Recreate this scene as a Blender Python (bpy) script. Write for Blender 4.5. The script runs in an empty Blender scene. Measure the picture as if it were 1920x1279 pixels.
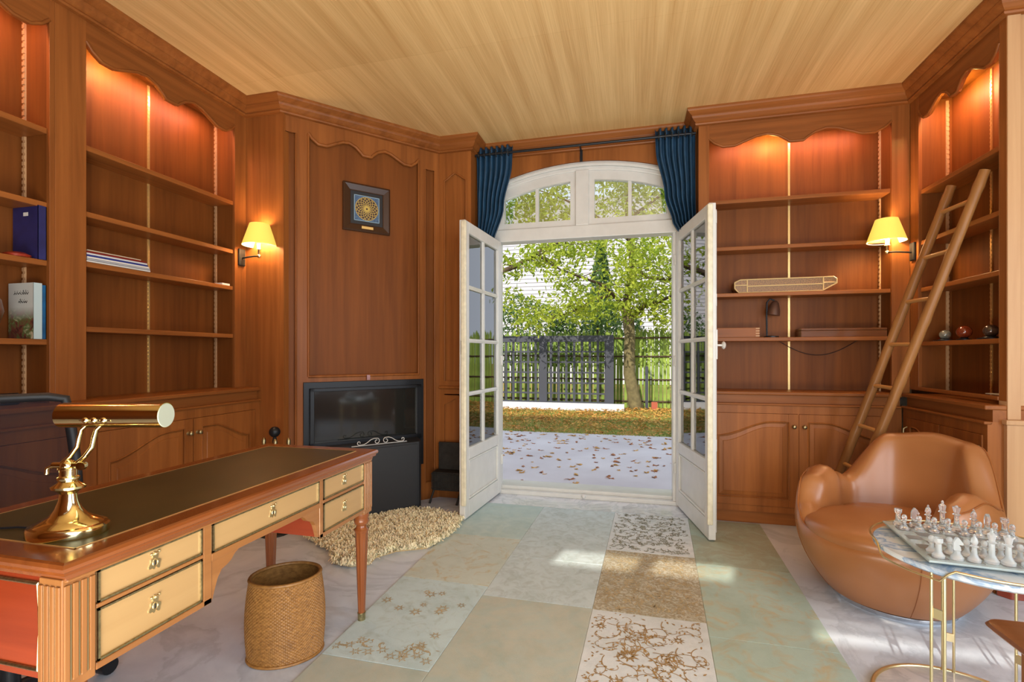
import bpy, bmesh, math, random
from mathutils import Matrix, Vector
R = random.Random(7)
PI = math.pi
sc = bpy.context.scene
col = sc.collection

# ---------------------------------------------------------------- camera, light, exposure
F_PX = 913.0
YAW = math.radians(14)
cam_d = bpy.data.cameras.new('camera'); cam = bpy.data.objects.new('camera', cam_d); col.objects.link(cam)
cam_d.sensor_width = 36; cam_d.lens = F_PX / 1920 * 36
cam_d.shift_y = 25.5 / 1920
cam_d.clip_start = 0.02; cam_d.clip_end = 300
cam.location = (0, 0, 1.2); cam.rotation_euler = (PI / 2, 0, YAW)
sc.camera = cam
sc.view_settings.view_transform = 'Standard'; sc.view_settings.look = 'None'
sc.view_settings.gamma = 1; sc.view_settings.use_curve_mapping = False
sc.view_settings.exposure = 0.14

w = bpy.data.worlds.new('sky'); sc.world = w; w.use_nodes = True
bg = w.node_tree.nodes['Background']; bg.inputs[0].default_value = (0.80, 0.87, 1.0, 1); bg.inputs[1].default_value = 1.25

def sun_dir(az_x, az_y, elev):
    h = math.hypot(az_x, az_y); c = math.cos(elev)
    return Vector((az_x / h * c, az_y / h * c, -math.sin(elev)))
sl = bpy.data.lights.new('sun', 'SUN'); sl.energy = 4.6; sl.angle = 0.012; sl.color = (1.0, 0.93, 0.80)
so = bpy.data.objects.new('sun', sl); col.objects.link(so)
SD = sun_dir(0.25, 0.97, math.radians(33))
so.rotation_euler = SD.to_track_quat('-Z', 'Y').to_euler(); so.location = (-2, -6, 8)

def area(name, loc, target, sx, sy, power, color):
    l = bpy.data.lights.new(name, 'AREA'); l.shape = 'RECTANGLE'; l.size = sx; l.size_y = sy
    l.energy = power; l.color = color
    o = bpy.data.objects.new(name, l); col.objects.link(o); o.location = loc
    o.rotation_euler = (Vector(target) - Vector(loc)).to_track_quat('-Z', 'Y').to_euler()
    return o
# daylight of the two windows behind the photographer, plus an added ceiling fill
area('rear_window_light', (0.9, -1.05, 1.65), (0.2, 4.0, 1.2), 2.6, 1.7, 88, (0.78, 0.90, 1.0))
area('side_window_light', (2.8, 0.7, 1.5), (-2.0, 1.6, 0.9), 1.4, 1.6, 50, (0.84, 0.93, 1.0))
area('ceiling_fill', (0.0, -0.2, 0.25), (0.0, 1.6, 3.0), 2.4, 1.0, 92, (1.0, 0.92, 0.78))

# ---------------------------------------------------------------- helpers
CY, SY = math.cos(YAW), math.sin(YAW)
def ray(px):
    u = (px - 960) / F_PX; return (-SY + u * CY, CY + u * SY)
def on_d(px, py, d):
    a, b = ray(px); return Vector((a * d, b * d, 1.2 - (py - 665) * d / F_PX))
def on_z(px, py, z): return on_d(px, py, (1.2 - z) * F_PX / (py - 665))
def on_x(px, py, x): return on_d(px, py, x / ray(px)[0])
def on_y(px, py, y): return on_d(px, py, y / ray(px)[1])

class MB:
    def __init__(s): s.v = []; s.f = []
    def add(s, vs, fs, M=None):
        n = len(s.v)
        for p in vs:
            p = Vector(p)
            if M is not None: p = M @ p
            s.v.append(tuple(p))
        for f in fs: s.f.append([i + n for i in f])
        return s
    def box(s, x0, x1, y0, y1, z0, z1, M=None):
        vs = [(x0, y0, z0), (x1, y0, z0), (x1, y1, z0), (x0, y1, z0), (x0, y0, z1), (x1, y0, z1), (x1, y1, z1), (x0, y1, z1)]
        return s.add(vs, [(0, 3, 2, 1), (4, 5, 6, 7), (0, 1, 5, 4), (1, 2, 6, 5), (2, 3, 7, 6), (3, 0, 4, 7)], M)
    def prism(s, pts, a0, a1, axis='y', M=None):
        n = len(pts)
        def P(p, a):
            if axis == 'y': return (p[0], a, p[1])
            if axis == 'z': return (p[0], p[1], a)
            return (a, p[0], p[1])
        vs = [P(p, a0) for p in pts] + [P(p, a1) for p in pts]
        fs = [list(range(n)), list(range(2 * n - 1, n - 1, -1))]
        for i in range(n):
            j = (i + 1) % n; fs.append([i, i + n, j + n, j])
        return s.add(vs, fs, M)
    def rings(s, rings, closed=True, cap0=True, cap1=True, M=None, loop=False):
        n = len(rings[0]); vs = [p for r in rings for p in r]; fs = []
        m = len(rings)
        for k in range(m if loop else m - 1):
            a = k * n; b = ((k + 1) % m) * n
            for i in range(n if closed else n - 1):
                j = (i + 1) % n; fs.append([a + i, a + j, b + j, b + i])
        if not loop:
            if cap0: fs.append(list(range(n))[::-1])
            if cap1: fs.append([(m - 1) * n + i for i in range(n)])
        return s.add(vs, fs, M)
    def lathe(s, prof, n=24, c=(0, 0, 0), sx=1, sy=1, M=None):
        rs = []
        for r, z in prof:
            r = max(r, 0.0004)
            rs.append([(c[0] + sx * r * math.cos(2 * PI * i / n), c[1] + sy * r * math.sin(2 * PI * i / n), c[2] + z) for i in range(n)])
        return s.rings(rs, M=M)
    def tube(s, pts, r, n=8, closed=False, M=None, flat=1.0):
        pts = [Vector(p) for p in pts]; m = len(pts); rs = []
        up = None
        for k in range(m):
            if closed: t = pts[(k + 1) % m] - pts[k - 1]
            else: t = pts[min(k + 1, m - 1)] - pts[max(k - 1, 0)]
            t.normalize()
            if up is None: up = Vector((0, 0, 1)) if abs(t.z) < 0.9 else Vector((1, 0, 0))
            a = t.cross(up)
            if a.length < 1e-5: a = t.cross(Vector((1, 0.3, 0)))
            a.normalize(); b = a.cross(t).normalized(); up = b
            rr = r[k] if isinstance(r, (list, tuple)) else r
            rs.append([pts[k] + a * rr * math.cos(2 * PI * i / n) + b * rr * flat * math.sin(2 * PI * i / n) for i in range(n)])
        return s.rings(rs, M=M, loop=closed)
    def ball(s, c, r, n=16, m=10, sz=1, M=None):
        return s.lathe([(r * math.sin(PI * k / m), -r * sz * math.cos(PI * k / m)) for k in range(m + 1)], n, c, M=M)
    def build(s, name, mat, parent=None, smooth=None, bevel=0, world=False, kind=None, label=None):
        me = bpy.data.meshes.new(name)
        vs = s.v
        if world and parent is not None:
            Mi = Matrix.LocRotScale(parent.location, parent.rotation_euler, None).inverted()
            vs = [tuple(Mi @ Vector(p)) for p in vs]
        me.from_pydata(vs, [], s.f); me.update()
        me.materials.append(mat)
        bm = bmesh.new(); bm.from_mesh(me); bmesh.ops.recalc_face_normals(bm, faces=bm.faces)
        bm.to_mesh(me); bm.free()
        if smooth is not None:
            for p in me.polygons: p.use_smooth = True
            if smooth < 179: me.set_sharp_from_angle(angle=math.radians(smooth))
        o = bpy.data.objects.new(name, me); col.objects.link(o)
        if parent is not None: o.parent = parent
        if bevel:
            b = o.modifiers.new('bevel', 'BEVEL'); b.width = bevel; b.segments = 2; b.limit_method = 'ANGLE'
        if kind: o['kind'] = kind
        if label: o['label'] = label
        return o

def thing(name, label, cat, loc=(0, 0, 0), rz=0, group=None):
    o = bpy.data.objects.new(name, None); col.objects.link(o); o.location = loc; o.rotation_euler = (0, 0, rz)
    o.empty_display_size = 0.1
    o['label'] = label; o['category'] = cat
    if group: o['group'] = group
    return o
def tag(o, label, cat, group=None, kind=None):
    o['label'] = label; o['category'] = cat
    if group: o['group'] = group
    if kind: o['kind'] = kind
    return o
def dup(root, loc, rz=None, label=None, scale=None):
    r = root.copy(); col.objects.link(r); r.location = loc
    if rz is not None: r.rotation_euler = (0, 0, rz)
    if scale: r.scale = scale
    if label: r['label'] = label
    for ch in list(root.children):
        c = ch.copy(); col.objects.link(c); c.parent = r
        for g in ch.children:
            d = g.copy(); col.objects.link(d); d.parent = c
    return r
def struct_empty(name, loc=(0, 0, 0), rz=0, label=None):
    o = bpy.data.objects.new(name, None); col.objects.link(o); o.location = loc; o.rotation_euler = (0, 0, rz)
    o['kind'] = 'structure'
    if label: o['label'] = label
    return o

# ---------------------------------------------------------------- materials
def srgb(r, g, b):
    def c(x):
        x /= 255.0
        return x / 12.92 if x <= 0.04045 else ((x + 0.055) / 1.055) ** 2.4
    return (c(r), c(g), c(b), 1)
def newmat(name):
    m = bpy.data.materials.new(name); m.use_nodes = True
    nt = m.node_tree; return m, nt, nt.nodes['Principled BSDF']
def nd(nt, t, **kw):
    n = nt.nodes.new(t)
    for k, v in kw.items(): setattr(n, k, v)
    return n
def ramp(nt, fac, stops):
    r = nd(nt, 'ShaderNodeValToRGB'); e = r.color_ramp.elements
    while len(e) < len(stops): e.new(0.5)
    for i, (p, c) in enumerate(stops): e[i].position = p; e[i].color = c
    nt.links.new(fac, r.inputs[0]); return r.outputs[0]
def coords(nt, scale=(1, 1, 1), rot=(0, 0, 0)):
    tc = nd(nt, 'ShaderNodeTexCoord'); mp = nd(nt, 'ShaderNodeMapping')
    mp.inputs['Scale'].default_value = scale; mp.inputs['Rotation'].default_value = rot
    nt.links.new(tc.outputs['Object'], mp.inputs[0]); return mp.outputs[0]
def noise(nt, vec, scale=5, detail=3, rough=0.55, dist=0.0):
    n = nd(nt, 'ShaderNodeTexNoise'); n.inputs['Scale'].default_value = scale; n.inputs['Detail'].default_value = detail
    n.inputs['Roughness'].default_value = rough; n.inputs['Distortion'].default_value = dist
    nt.links.new(vec, n.inputs['Vector']); return n.outputs['Fac']
def bump(nt, bs, h, strength=0.2, dist=0.01):
    b = nd(nt, 'ShaderNodeBump'); b.inputs['Strength'].default_value = strength; b.inputs['Distance'].default_value = dist
    nt.links.new(h, b.inputs['Height']); nt.links.new(b.outputs[0], bs.inputs['Normal'])
def plain(name, c, rough=0.5, metal=0.0, spec=None, coat=0, var=0.0, vscale=20, bmp=0.0):
    m, nt, b = newmat(name)
    b.inputs['Roughness'].default_value = rough; b.inputs['Metallic'].default_value = metal
    if coat: b.inputs['Coat Weight'].default_value = coat; b.inputs['Coat Roughness'].default_value = 0.12
    v = coords(nt); f = noise(nt, v, vscale, 3)
    a = tuple(x * (1 - var) for x in c[:3]) + (1,); d = tuple(min(1, x * (1 + var)) for x in c[:3]) + (1,)
    nt.links.new(ramp(nt, f, [(0.3, a), (0.7, d)]), b.inputs['Base Color'])
    if bmp: bump(nt, b, f, bmp, 0.005)
    return m
def wood(name, dark, light, axis='z', rough=0.42, scale=1.0, coat=0.05, contrast=1.0):
    m, nt, b = newmat(name)
    s = {'z': (26, 26, 1.1), 'x': (1.1, 26, 26), 'y': (26, 1.1, 26)}[axis]
    s = tuple(q * scale for q in s)
    v = coords(nt, s); g = noise(nt, v, 1.0, 6, 0.62, 0.6)
    s2 = tuple(q * 0.22 for q in s); v2 = coords(nt, s2); g2 = noise(nt, v2, 1.0, 3, 0.5, 1.2)
    mx = nd(nt, 'ShaderNodeMix'); mx.data_type = 'FLOAT'; mx.inputs[0].default_value = 0.5
    nt.links.new(g, mx.inputs[2]); nt.links.new(g2, mx.inputs[3])
    lo = 0.5 - 0.22 / contrast; hi = 0.5 + 0.22 / contrast
    nt.links.new(ramp(nt, mx.outputs[0], [(lo, dark), (hi, light)]), b.inputs['Base Color'])
    b.inputs['Roughness'].default_value = rough
    b.inputs['Specular IOR Level'].default_value = 0.2 if coat < .15 else 0.5
    b.inputs['Coat Weight'].default_value = coat; b.inputs['Coat Roughness'].default_value = 0.2
    bump(nt, b, g, 0.06, 0.002)
    return m
def glassmat(name, tint=(0.93, 0.97, 0.96, 1), refl=0.5):
    m, nt, b = newmat(name); nt.nodes.remove(b)
    out = nt.nodes['Material Output']
    tr = nd(nt, 'ShaderNodeBsdfTransparent'); tr.inputs[0].default_value = tint
    gl = nd(nt, 'ShaderNodeBsdfGlossy'); gl.inputs['Roughness'].default_value = 0.02
    fr = nd(nt, 'ShaderNodeFresnel'); fr.inputs[0].default_value = 1.5
    ad = nd(nt, 'ShaderNodeMath', operation='ADD'); ad.inputs[1].default_value = refl * 0.3; ad.use_clamp = True
    nt.links.new(fr.outputs[0], ad.inputs[0])
    mx = nd(nt, 'ShaderNodeMixShader'); nt.links.new(ad.outputs[0], mx.inputs[0])
    nt.links.new(tr.outputs[0], mx.inputs[1]); nt.links.new(gl.outputs[0], mx.inputs[2])
    nt.links.new(mx.outputs[0], out.inputs[0]); return m

WD, WL = srgb(112, 62, 26), srgb(164, 99, 47)
M = {}
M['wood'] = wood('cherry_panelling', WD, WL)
M['wood_h'] = wood('cherry_horizontal', WD, WL, 'x')
M['wood_y'] = wood('cherry_lengthwise', WD, WL, 'y')
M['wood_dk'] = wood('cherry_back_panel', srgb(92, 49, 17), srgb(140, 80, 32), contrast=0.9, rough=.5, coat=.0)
M['wood_lt'] = wood('pale_and_lit_wood', srgb(176, 132, 92), srgb(205, 165, 122))  # pale wood; on the right return wall it paints in window light
M['desk'] = wood('honey_walnut', srgb(132, 82, 42), srgb(168, 114, 64), 'y', 0.25, 1.0, 0.5)
M['desk_v'] = wood('honey_walnut_upright', srgb(132, 82, 42), srgb(168, 114, 64), 'z', 0.25, 1.0, 0.5)
M['desk_top'] = wood('polished_walnut_top', srgb(105, 52, 22), srgb(150, 84, 38), 'y', 0.12, 1.0, 0.9)
M['desk_red'] = wood('red_mahogany', srgb(116, 40, 20), srgb(160, 66, 34), 'x', 0.2, 0.5, 0.6)
M['drawer'] = wood('pale_fruitwood', srgb(162, 126, 80), srgb(184, 150, 102), 'y', 0.28, 0.7, 0.4, 0.8)
M['leg'] = wood('turned_walnut', srgb(112, 58, 28), srgb(158, 90, 46), 'z', 0.25, 1.2, 0.4)
M['bamboo'] = wood('bamboo', srgb(112, 70, 34), srgb(160, 110, 60), 'z', 0.4, 0.8, 0.1)
M['bamboo_x'] = wood('bamboo_rung', srgb(168, 118, 66), srgb(206, 158, 98), 'y', 0.4, 0.8, 0.1)
M['dark_wood'] = wood('brown_walnut', srgb(92, 54, 30), srgb(128, 80, 46), 'x', 0.3)
M['brass'] = plain('polished_brass', (0.82, 0.70, 0.38, 1), 0.13, 1.0)
M['brass_soft'] = plain('satin_brass', (0.74, 0.62, 0.36, 1), 0.3, 1.0)
M['brass_old'] = plain('aged_brass', (0.42, 0.36, 0.20, 1), 0.38, 1.0, var=0.3, vscale=120)
M['brass_strip'] = plain('brass_strip', (0.80, 0.55, 0.22, 1), 0.35, 0.7)
M['black'] = plain('black_metal', (0.012, 0.014, 0.018, 1), 0.38, 0.3)
M['black_mat'] = plain('black_plastic', (0.014, 0.015, 0.018, 1), 0.5)
M['iron'] = plain('cast_iron', (0.03, 0.026, 0.022, 1), 0.6, 0.5, var=0.3, bmp=0.3)
M['white'] = plain('white_gloss_paint', srgb(208, 207, 202), 0.28, var=0.05, vscale=9)
M['white_old'] = plain('worn_cream_paint', srgb(214, 206, 180), 0.35, var=0.12, vscale=30)
M['glass'] = glassmat('window_glass')
M['fire_glass'] = plain('smoked_glass', (0.012, 0.014, 0.013, 1), 0.06, coat=0.5)
M['navy'] = plain('navy_velvet', srgb(30, 66, 94), 0.6, var=0.25, vscale=14)
M['paper'] = plain('paper_white', srgb(225, 222, 215), 0.6)
M['steel'] = plain('chrome', (0.7, 0.7, 0.72, 1), 0.12, 1.0)

# leather of the armchair, desk inlay, shade
m, nt, b = newmat('tan_leather'); v = coords(nt); f = noise(nt, v, 3, 2); g = noise(nt, v, 260, 2)
nt.links.new(ramp(nt, f, [(0.3, srgb(148, 94, 52)), (0.7, srgb(164, 108, 64))]), b.inputs['Base Color'])
b.inputs['Roughness'].default_value = 0.36; b.inputs['Coat Weight'].default_value = 0.2; b.inputs['Coat Roughness'].default_value = 0.3
bump(nt, b, g, 0.05, 0.001); M['leather'] = m
M['leather_dk'] = plain('tan_leather_piping', srgb(140, 82, 38), 0.35)
m, nt, b = newmat('green_desk_leather'); v = coords(nt); f = noise(nt, v, 5, 4)
nt.links.new(ramp(nt, f, [(0.3, srgb(58, 50, 22)), (0.7, srgb(72, 60, 28))]), b.inputs['Base Color'])
b.inputs['Roughness'].default_value = 0.38; bump(nt, b, noise(nt, v, 300, 2), 0.08, 0.001); M['inlay'] = m
m, nt, b = newmat('lit_lamp_shade'); b.inputs['Base Color'].default_value = srgb(214, 190, 90); b.inputs['Roughness'].default_value = 0.8
tcn = coords(nt); sp = nd(nt, 'ShaderNodeSeparateXYZ'); nt.links.new(tcn, sp.inputs[0])
b.inputs['Emission Color'].default_value = (1.0, 0.78, 0.12, 1); b.inputs['Emission Strength'].default_value = 0.55; M['shade'] = m
m, nt, b = newmat('shade_lining'); b.inputs['Base Color'].default_value = (0.9, 0.85, 0.7, 1)
b.inputs['Emission Color'].default_value = (1, 0.9, 0.65, 1); b.inputs['Emission Strength'].default_value = 2.0; M['lining'] = m
m, nt, b = newmat('lit_tube'); b.inputs['Emission Color'].default_value = (1, 0.7, 0.4, 1); b.inputs['Emission Strength'].default_value = 3.0; M['tube_lit'] = m

# ceiling: straw-coloured grasscloth, threads along the room
m, nt, b = newmat('straw_grasscloth')
v = coords(nt, (150, 1.6, 1)); g = noise(nt, v, 1.0, 6, 0.7, 0.3)
v2 = coords(nt, (14, 0.5, 1)); g2 = noise(nt, v2, 1.0, 3)
br = nd(nt, 'ShaderNodeTexBrick'); br.inputs['Scale'].default_value = 1.0; br.offset = 0.35
br.inputs['Brick Width'].default_value = 0.95; br.inputs['Row Height'].default_value = 2.7; br.inputs['Mortar Size'].default_value = 0.002
br.inputs['Color1'].default_value = (0.46, 0.46, 0.46, 1); br.inputs['Color2'].default_value = (0.58, 0.58, 0.58, 1); br.inputs['Mortar'].default_value = (0.4, 0.4, 0.4, 1)
v3 = coords(nt, (1, 1, 1)); nt.links.new(v3, br.inputs['Vector'])
mx = nd(nt, 'ShaderNodeMix'); mx.data_type = 'FLOAT'; mx.inputs[0].default_value = 0.5
nt.links.new(g, mx.inputs[2]); nt.links.new(g2, mx.inputs[3])
mx2 = nd(nt, 'ShaderNodeMix'); mx2.data_type = 'FLOAT'; mx2.inputs[0].default_value = 0.35
nt.links.new(mx.outputs[0], mx2.inputs[2]); nt.links.new(br.outputs['Color'], mx2.inputs[3])
nt.links.new(ramp(nt, mx2.outputs[0], [(0.36, srgb(190, 144, 84)), (0.64, srgb(236, 200, 140))]), b.inputs['Base Color'])
b.inputs['Roughness'].default_value = 0.6; bump(nt, b, g, 0.25, 0.003); M['ceiling'] = m

# floor marble
def marble(name, base, vein, scale=1.0, rough=0.16):
    m, nt, b = newmat(name); v = coords(nt, (1, 1, 1), (0, 0, 0.5))
    n1 = noise(nt, v, 1.6 * scale, 8, 0.6, 2.2)
    n2 = noise(nt, v, 5 * scale, 5, 0.6, 1.0)
    c1 = ramp(nt, n1, [(0.40, base), (0.485, vein), (0.52, base)])
    mx = nd(nt, 'ShaderNodeMix'); mx.data_type = 'RGBA'; mx.blend_type = 'MULTIPLY'; mx.inputs[0].default_value = 1
    nt.links.new(c1, mx.inputs[6]); nt.links.new(ramp(nt, n2, [(0.3, (0.86, 0.87, 0.9, 1)), (0.65, (1, 1, 1, 1))]), mx.inputs[7])
    nt.links.new(mx.outputs[2], b.inputs['Base Color']); b.inputs['Roughness'].default_value = rough; return m
M['marble'] = marble('white_marble', srgb(208, 218, 230), srgb(192, 202, 214), 0.8, 0.22)
M['marble_tile'] = marble('polished_marble_sill', srgb(220, 222, 226), srgb(196, 200, 206), 2.0, 0.08)
M['marble_blue'] = marble('blue_veined_marble', srgb(206, 214, 218), srgb(130, 158, 190), 2.0, 0.12)

# rug patch materials
def rugmat(name, base, fig, scale, lo, hi, dist=1.5, fine=0.5):
    m, nt, b = newmat(name); v = coords(nt)
    n = noise(nt, v, scale, 5, 0.6, dist); n2 = noise(nt, v, 4.0, 9, .72); n3 = noise(nt, v, 220, 2)
    c = ramp(nt, n, [(lo, base), (hi, fig)])
    mx = nd(nt, 'ShaderNodeMix'); mx.data_type = 'RGBA'; mx.blend_type = 'MULTIPLY'; mx.inputs[0].default_value = 1
    nt.links.new(c, mx.inputs[6]); nt.links.new(ramp(nt, n2, [(0.32, (0.80, 0.82, 0.80, 1)), (0.5, (.93, .93, .93, 1)), (0.68, (1, 1, 1, 1))]), mx.inputs[7])
    nt.links.new(mx.outputs[2], b.inputs['Base Color']); b.inputs['Roughness'].default_value = 0.85
    bump(nt, b, n3, 0.25, 0.003); return m
RG = {
 'a': rugmat('patch_grey_green', srgb(178, 198, 196), srgb(190, 206, 200), 8, 0.4, 0.7),
 'b': rugmat('patch_faded_tan', srgb(194, 203, 194), srgb(190, 178, 146), 6, 0.52, 0.68, 2.5),
 'c': rugmat('patch_pale_blue', srgb(192, 212, 216), srgb(178, 194, 192), 9, 0.5, 0.7, 2.0),
 'd': rugmat('patch_silver', srgb(196, 210, 213), srgb(180, 192, 192), 14, 0.45, 0.65),
 'e': rugmat('patch_beige_grey', srgb(186, 188, 174), srgb(176, 188, 180), 7, 0.4, 0.7),
 'f': rugmat('patch_white', srgb(214, 220, 222), srgb(204, 210, 212), 10, 0.4, 0.7),
 'g': rugmat('patch_tan_floral', srgb(192, 188, 170), srgb(160, 148, 122), 26, 0.42, 0.56, 3.0),
 'h': rugmat('patch_sage', srgb(172, 192, 182), srgb(184, 174, 142), 6, 0.48, 0.68, 2.0),
 'i': rugmat('patch_olive', srgb(158, 164, 146), srgb(164, 182, 168), 5, 0.45, 0.65, 2.0)}
M['scroll'] = plain('brown_scroll_thread', srgb(158, 126, 78), 0.85, var=0.2, vscale=12)
M['scroll_pale'] = plain('faded_scroll_thread', srgb(176, 158, 122), 0.85, var=0.2, vscale=12)
M['scroll_grey'] = plain('grey_scroll_thread', srgb(138, 136, 118), 0.85, var=0.2)

# ---------------------------------------------------------------- ROOM SHELL
XL, XR, YW, YF, YR, YRR = -2.69, 1.81, 4.06, 3.836, 2.92, 2.96
YB = -1.2; XRR = 3.0; H = 3.0
FA = Vector((-2.396, 2.92, 0)); FB = Vector((-1.587, 3.836, 0)); FL = (FB - FA).length; FANG = math.atan2(FB.y - FA.y, FB.x - FA.x)

o = MB().box(-3.1, 3.1, YB - 0.1, YW + 0.06, -0.1, 0).build('floor', M['marble']); o['kind'] = 'structure'; o['label'] = 'white veined marble floor'
o = MB().box(-3.1, 3.1, YB - 0.1, YW + 0.2, H, H + 0.1).build('ceiling', M['ceiling']); o['kind'] = 'structure'; o['label'] = 'straw coloured grasscloth ceiling'
def wallbox(name, x0, x1, y0, y1, z0=0, z1=H, mat='wood_dk'):
    o = MB().box(x0, x1, y0, y1, z0, z1).build(name, M[mat]); o['kind'] = 'structure'; return o
wallbox('wall_left', -3.1, -2.905, YB - 0.1, 4.26)
wallbox('wall_right', 2.02, 2.15, 3.0, 4.26)
wallbox('wall_right', XRR, XRR + 0.1, YB - 0.1, 3.0)
# unseen rear wall; two high openings added to shape the floor's sun patches
b_ = MB().box(-3.1, 3.1, YB - 0.1, YB, 0, 2.28).box(-3.1, -1.50, YB - 0.1, YB, 2.28, H).box(-.52, -0.18, YB - 0.1, YB, 2.28, H).box(-1.03, -.96, YB - .1, YB, 2.66, 2.86)
b_.box(0.62, 3.1, YB - 0.1, YB, 2.28, H).box(-1.5, -.52, YB - 0.1, YB, 2.28, 2.66).box(-1.5, -.52, YB - 0.1, YB, 2.86, H)
b_.box(-0.18, 0.62, YB - 0.1, YB, 2.52, H).box(-0.18, 0.62, YB - 0.1, YB, 2.28, 2.34).box(-.18, .62, YB - .03, YB, 2.42, 2.44)
b_.build('wall_back', M['wood_dk'])['kind'] = 'structure'
# wood wall around the arched opening
OX0, OX1, OZ = -1.205, 0.378, 2.655
OC = (OX0 + OX1) / 2; OHW = (OX1 - OX0) / 2; ORISE = 0.15
ORAD = (OHW ** 2 + ORISE ** 2) / (2 * ORISE); OCZ = OZ + ORISE - ORAD
def arc(rad, x0, x1, n=24, cz=OCZ, cx=OC):
    return [(x0 + (x1 - x0) * i / n, cz + math.sqrt(max(rad ** 2 - (x0 + (x1 - x0) * i / n - cx) ** 2, 0))) for i in range(n + 1)]
pts = [(-1.42, 0), (OX0, 0)] + arc(ORAD, OX0, OX1) + [(OX1, 0), (0.60, 0), (0.60, H), (-1.42, H)]
MB().prism(pts, YW, YW + 0.06).build('wall_window', M['wood'])['kind'] = 'structure'
pts = [(-8, -0.1), (OX0, -0.1)] + arc(ORAD, OX0, OX1) + [(OX1, -0.1), (8, -0.1), (8, 3.16), (-8, 3.16)]
MB().prism(pts, YW + 0.2, YW + 0.36).build('wall_outside', M['white_old'])['kind'] = 'structure'
MB().box(-8, 8, YB - 0.1, YW + 0.36, 3.11, 3.16).build('roof', M['white_old'])['kind'] = 'structure'

# chimney breast (48 degrees), local x along the wall
fw = struct_empty('wall_fireplace', FA, FANG, 'cherry panelled chimney breast')
ZT = 2.93
cusp = [(0, .02), (.03, .0), (.08, -.018), (.15, -.018), (.22, .0), (.28, .015), (.34, .02), (.40, .008), (.445, -.012), (.46, -.022), (.54, -.022), (.555, -.012), (.60, .008), (.66, .02), (.72, .015), (.78, .0), (.85, -.018), (.92, -.018), (.97, .0), (1, .02)]
def cusp_curve(x0, x1, z, amp=1.0): return [(x0 + (x1 - x0) * t, z + dz * amp) for t, dz in cusp]
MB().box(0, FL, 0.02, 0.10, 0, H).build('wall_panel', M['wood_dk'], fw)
f_ = MB()
for a, b2 in ((0, .021), (.097, .18), (1.034, 1.091), (1.178, FL)): f_.box(a, b2, 0, 0.02, 0, ZT)
f_.box(.021, .097, 0, .02, 2.775, ZT).box(1.091, 1.178, 0, .02, 2.735, ZT).box(.021, .097, 0, .02, 0, .14).box(1.091, 1.178, 0, .02, 0, .14)
f_.box(.18, 1.034, 0, .02, 0, 1.04)
cc = cusp_curve(.18, 1.034, 2.765, 1.7)
f_.prism(cc + [(1.034, ZT), (.18, ZT)], 0, .02)
f_.build('panel_frame', M['wood'], fw)
mo = MB().tube([(.18, 0, 1.04), (1.034, 0, 1.04)], .010).tube([(.18, 0, 1.04), (.18, 0, 2.79)], .009).tube([(1.034, 0, 1.04), (1.034, 0, 2.79)], .009)
mo.tube([(x, -.002, z) for x, z in cc], .012)
for a, b2, z in ((.021, .097, 2.775), (1.091, 1.178, 2.735)):
    mo.tube([(a, 0, .14), (a, 0, z), (b2, 0, z), (b2, 0, .14), (a, 0, .14)], .007)
mo.build('panel_moulding', M['wood'], fw, smooth=60)
# return wall and pier
rw = struct_empty('wall_alcove', (XL, YR, 0))
MB().box(-.2, FA.x - XL + .02, 0, .1, 0, H).build('wall_panel', M['wood'], rw)
pw = struct_empty('wall_pier', (FB.x, YF, 0)); PW = -1.307 - FB.x
q = MB().box(0, PW, .015, .42, 0, H)
q.build('wall_panel', M['wood'], pw)
q = MB()
for a, b2 in ((0, .045), (PW - .045, PW)): q.box(a, b2, 0, .015, 0, ZT)
q.box(.045, PW - .045, 0, .015, .86, .98).box(.045, PW - .045, 0, .015, 0, .12)
ap = [(.045, 2.66), (.075, 2.675), (.105, 2.70), (PW / 2, 2.72), (PW - .105, 2.70), (PW - .075, 2.675), (PW - .045, 2.66)]
q.prism(ap + [(PW - .045, ZT), (.045, ZT)], 0, .015)
q.prism([(.045, .78), (.09, .80), (PW / 2, .83), (PW - .09, .80), (PW - .045, .78), (PW - .045, .87), (.045, .87)], 0, .015)
q.build('panel_frame', M['wood'], pw)
q = MB().tube([(x, 0, z) for x, z in ap], .007).tube([(.045, 0, .98), (.045, 0, 2.66)], .006).tube([(PW - .045, 0, .98), (PW - .045, 0, 2.66)], .006)
q.tube([(0, -.004, .925), (PW, -.004, .925)], .014); q.build('panel_moulding', M['wood'], pw, smooth=60)
# right return wall, window light painted in by paler wood, y = 2.96
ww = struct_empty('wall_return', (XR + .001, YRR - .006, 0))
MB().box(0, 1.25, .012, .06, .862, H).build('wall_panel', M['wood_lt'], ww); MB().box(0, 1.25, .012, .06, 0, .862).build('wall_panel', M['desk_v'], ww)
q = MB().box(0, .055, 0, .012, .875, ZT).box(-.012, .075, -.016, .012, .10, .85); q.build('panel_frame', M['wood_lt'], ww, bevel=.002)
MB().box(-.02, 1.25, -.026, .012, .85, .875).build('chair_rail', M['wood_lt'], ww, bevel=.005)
MB().prism([(-.03, .02), (-.055, -.015), (-.02, -.055), (1.25, -.055), (1.25, .02)], 0, .095, 'z').build('plinth', M['desk_red'], ww, bevel=.004)

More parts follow.
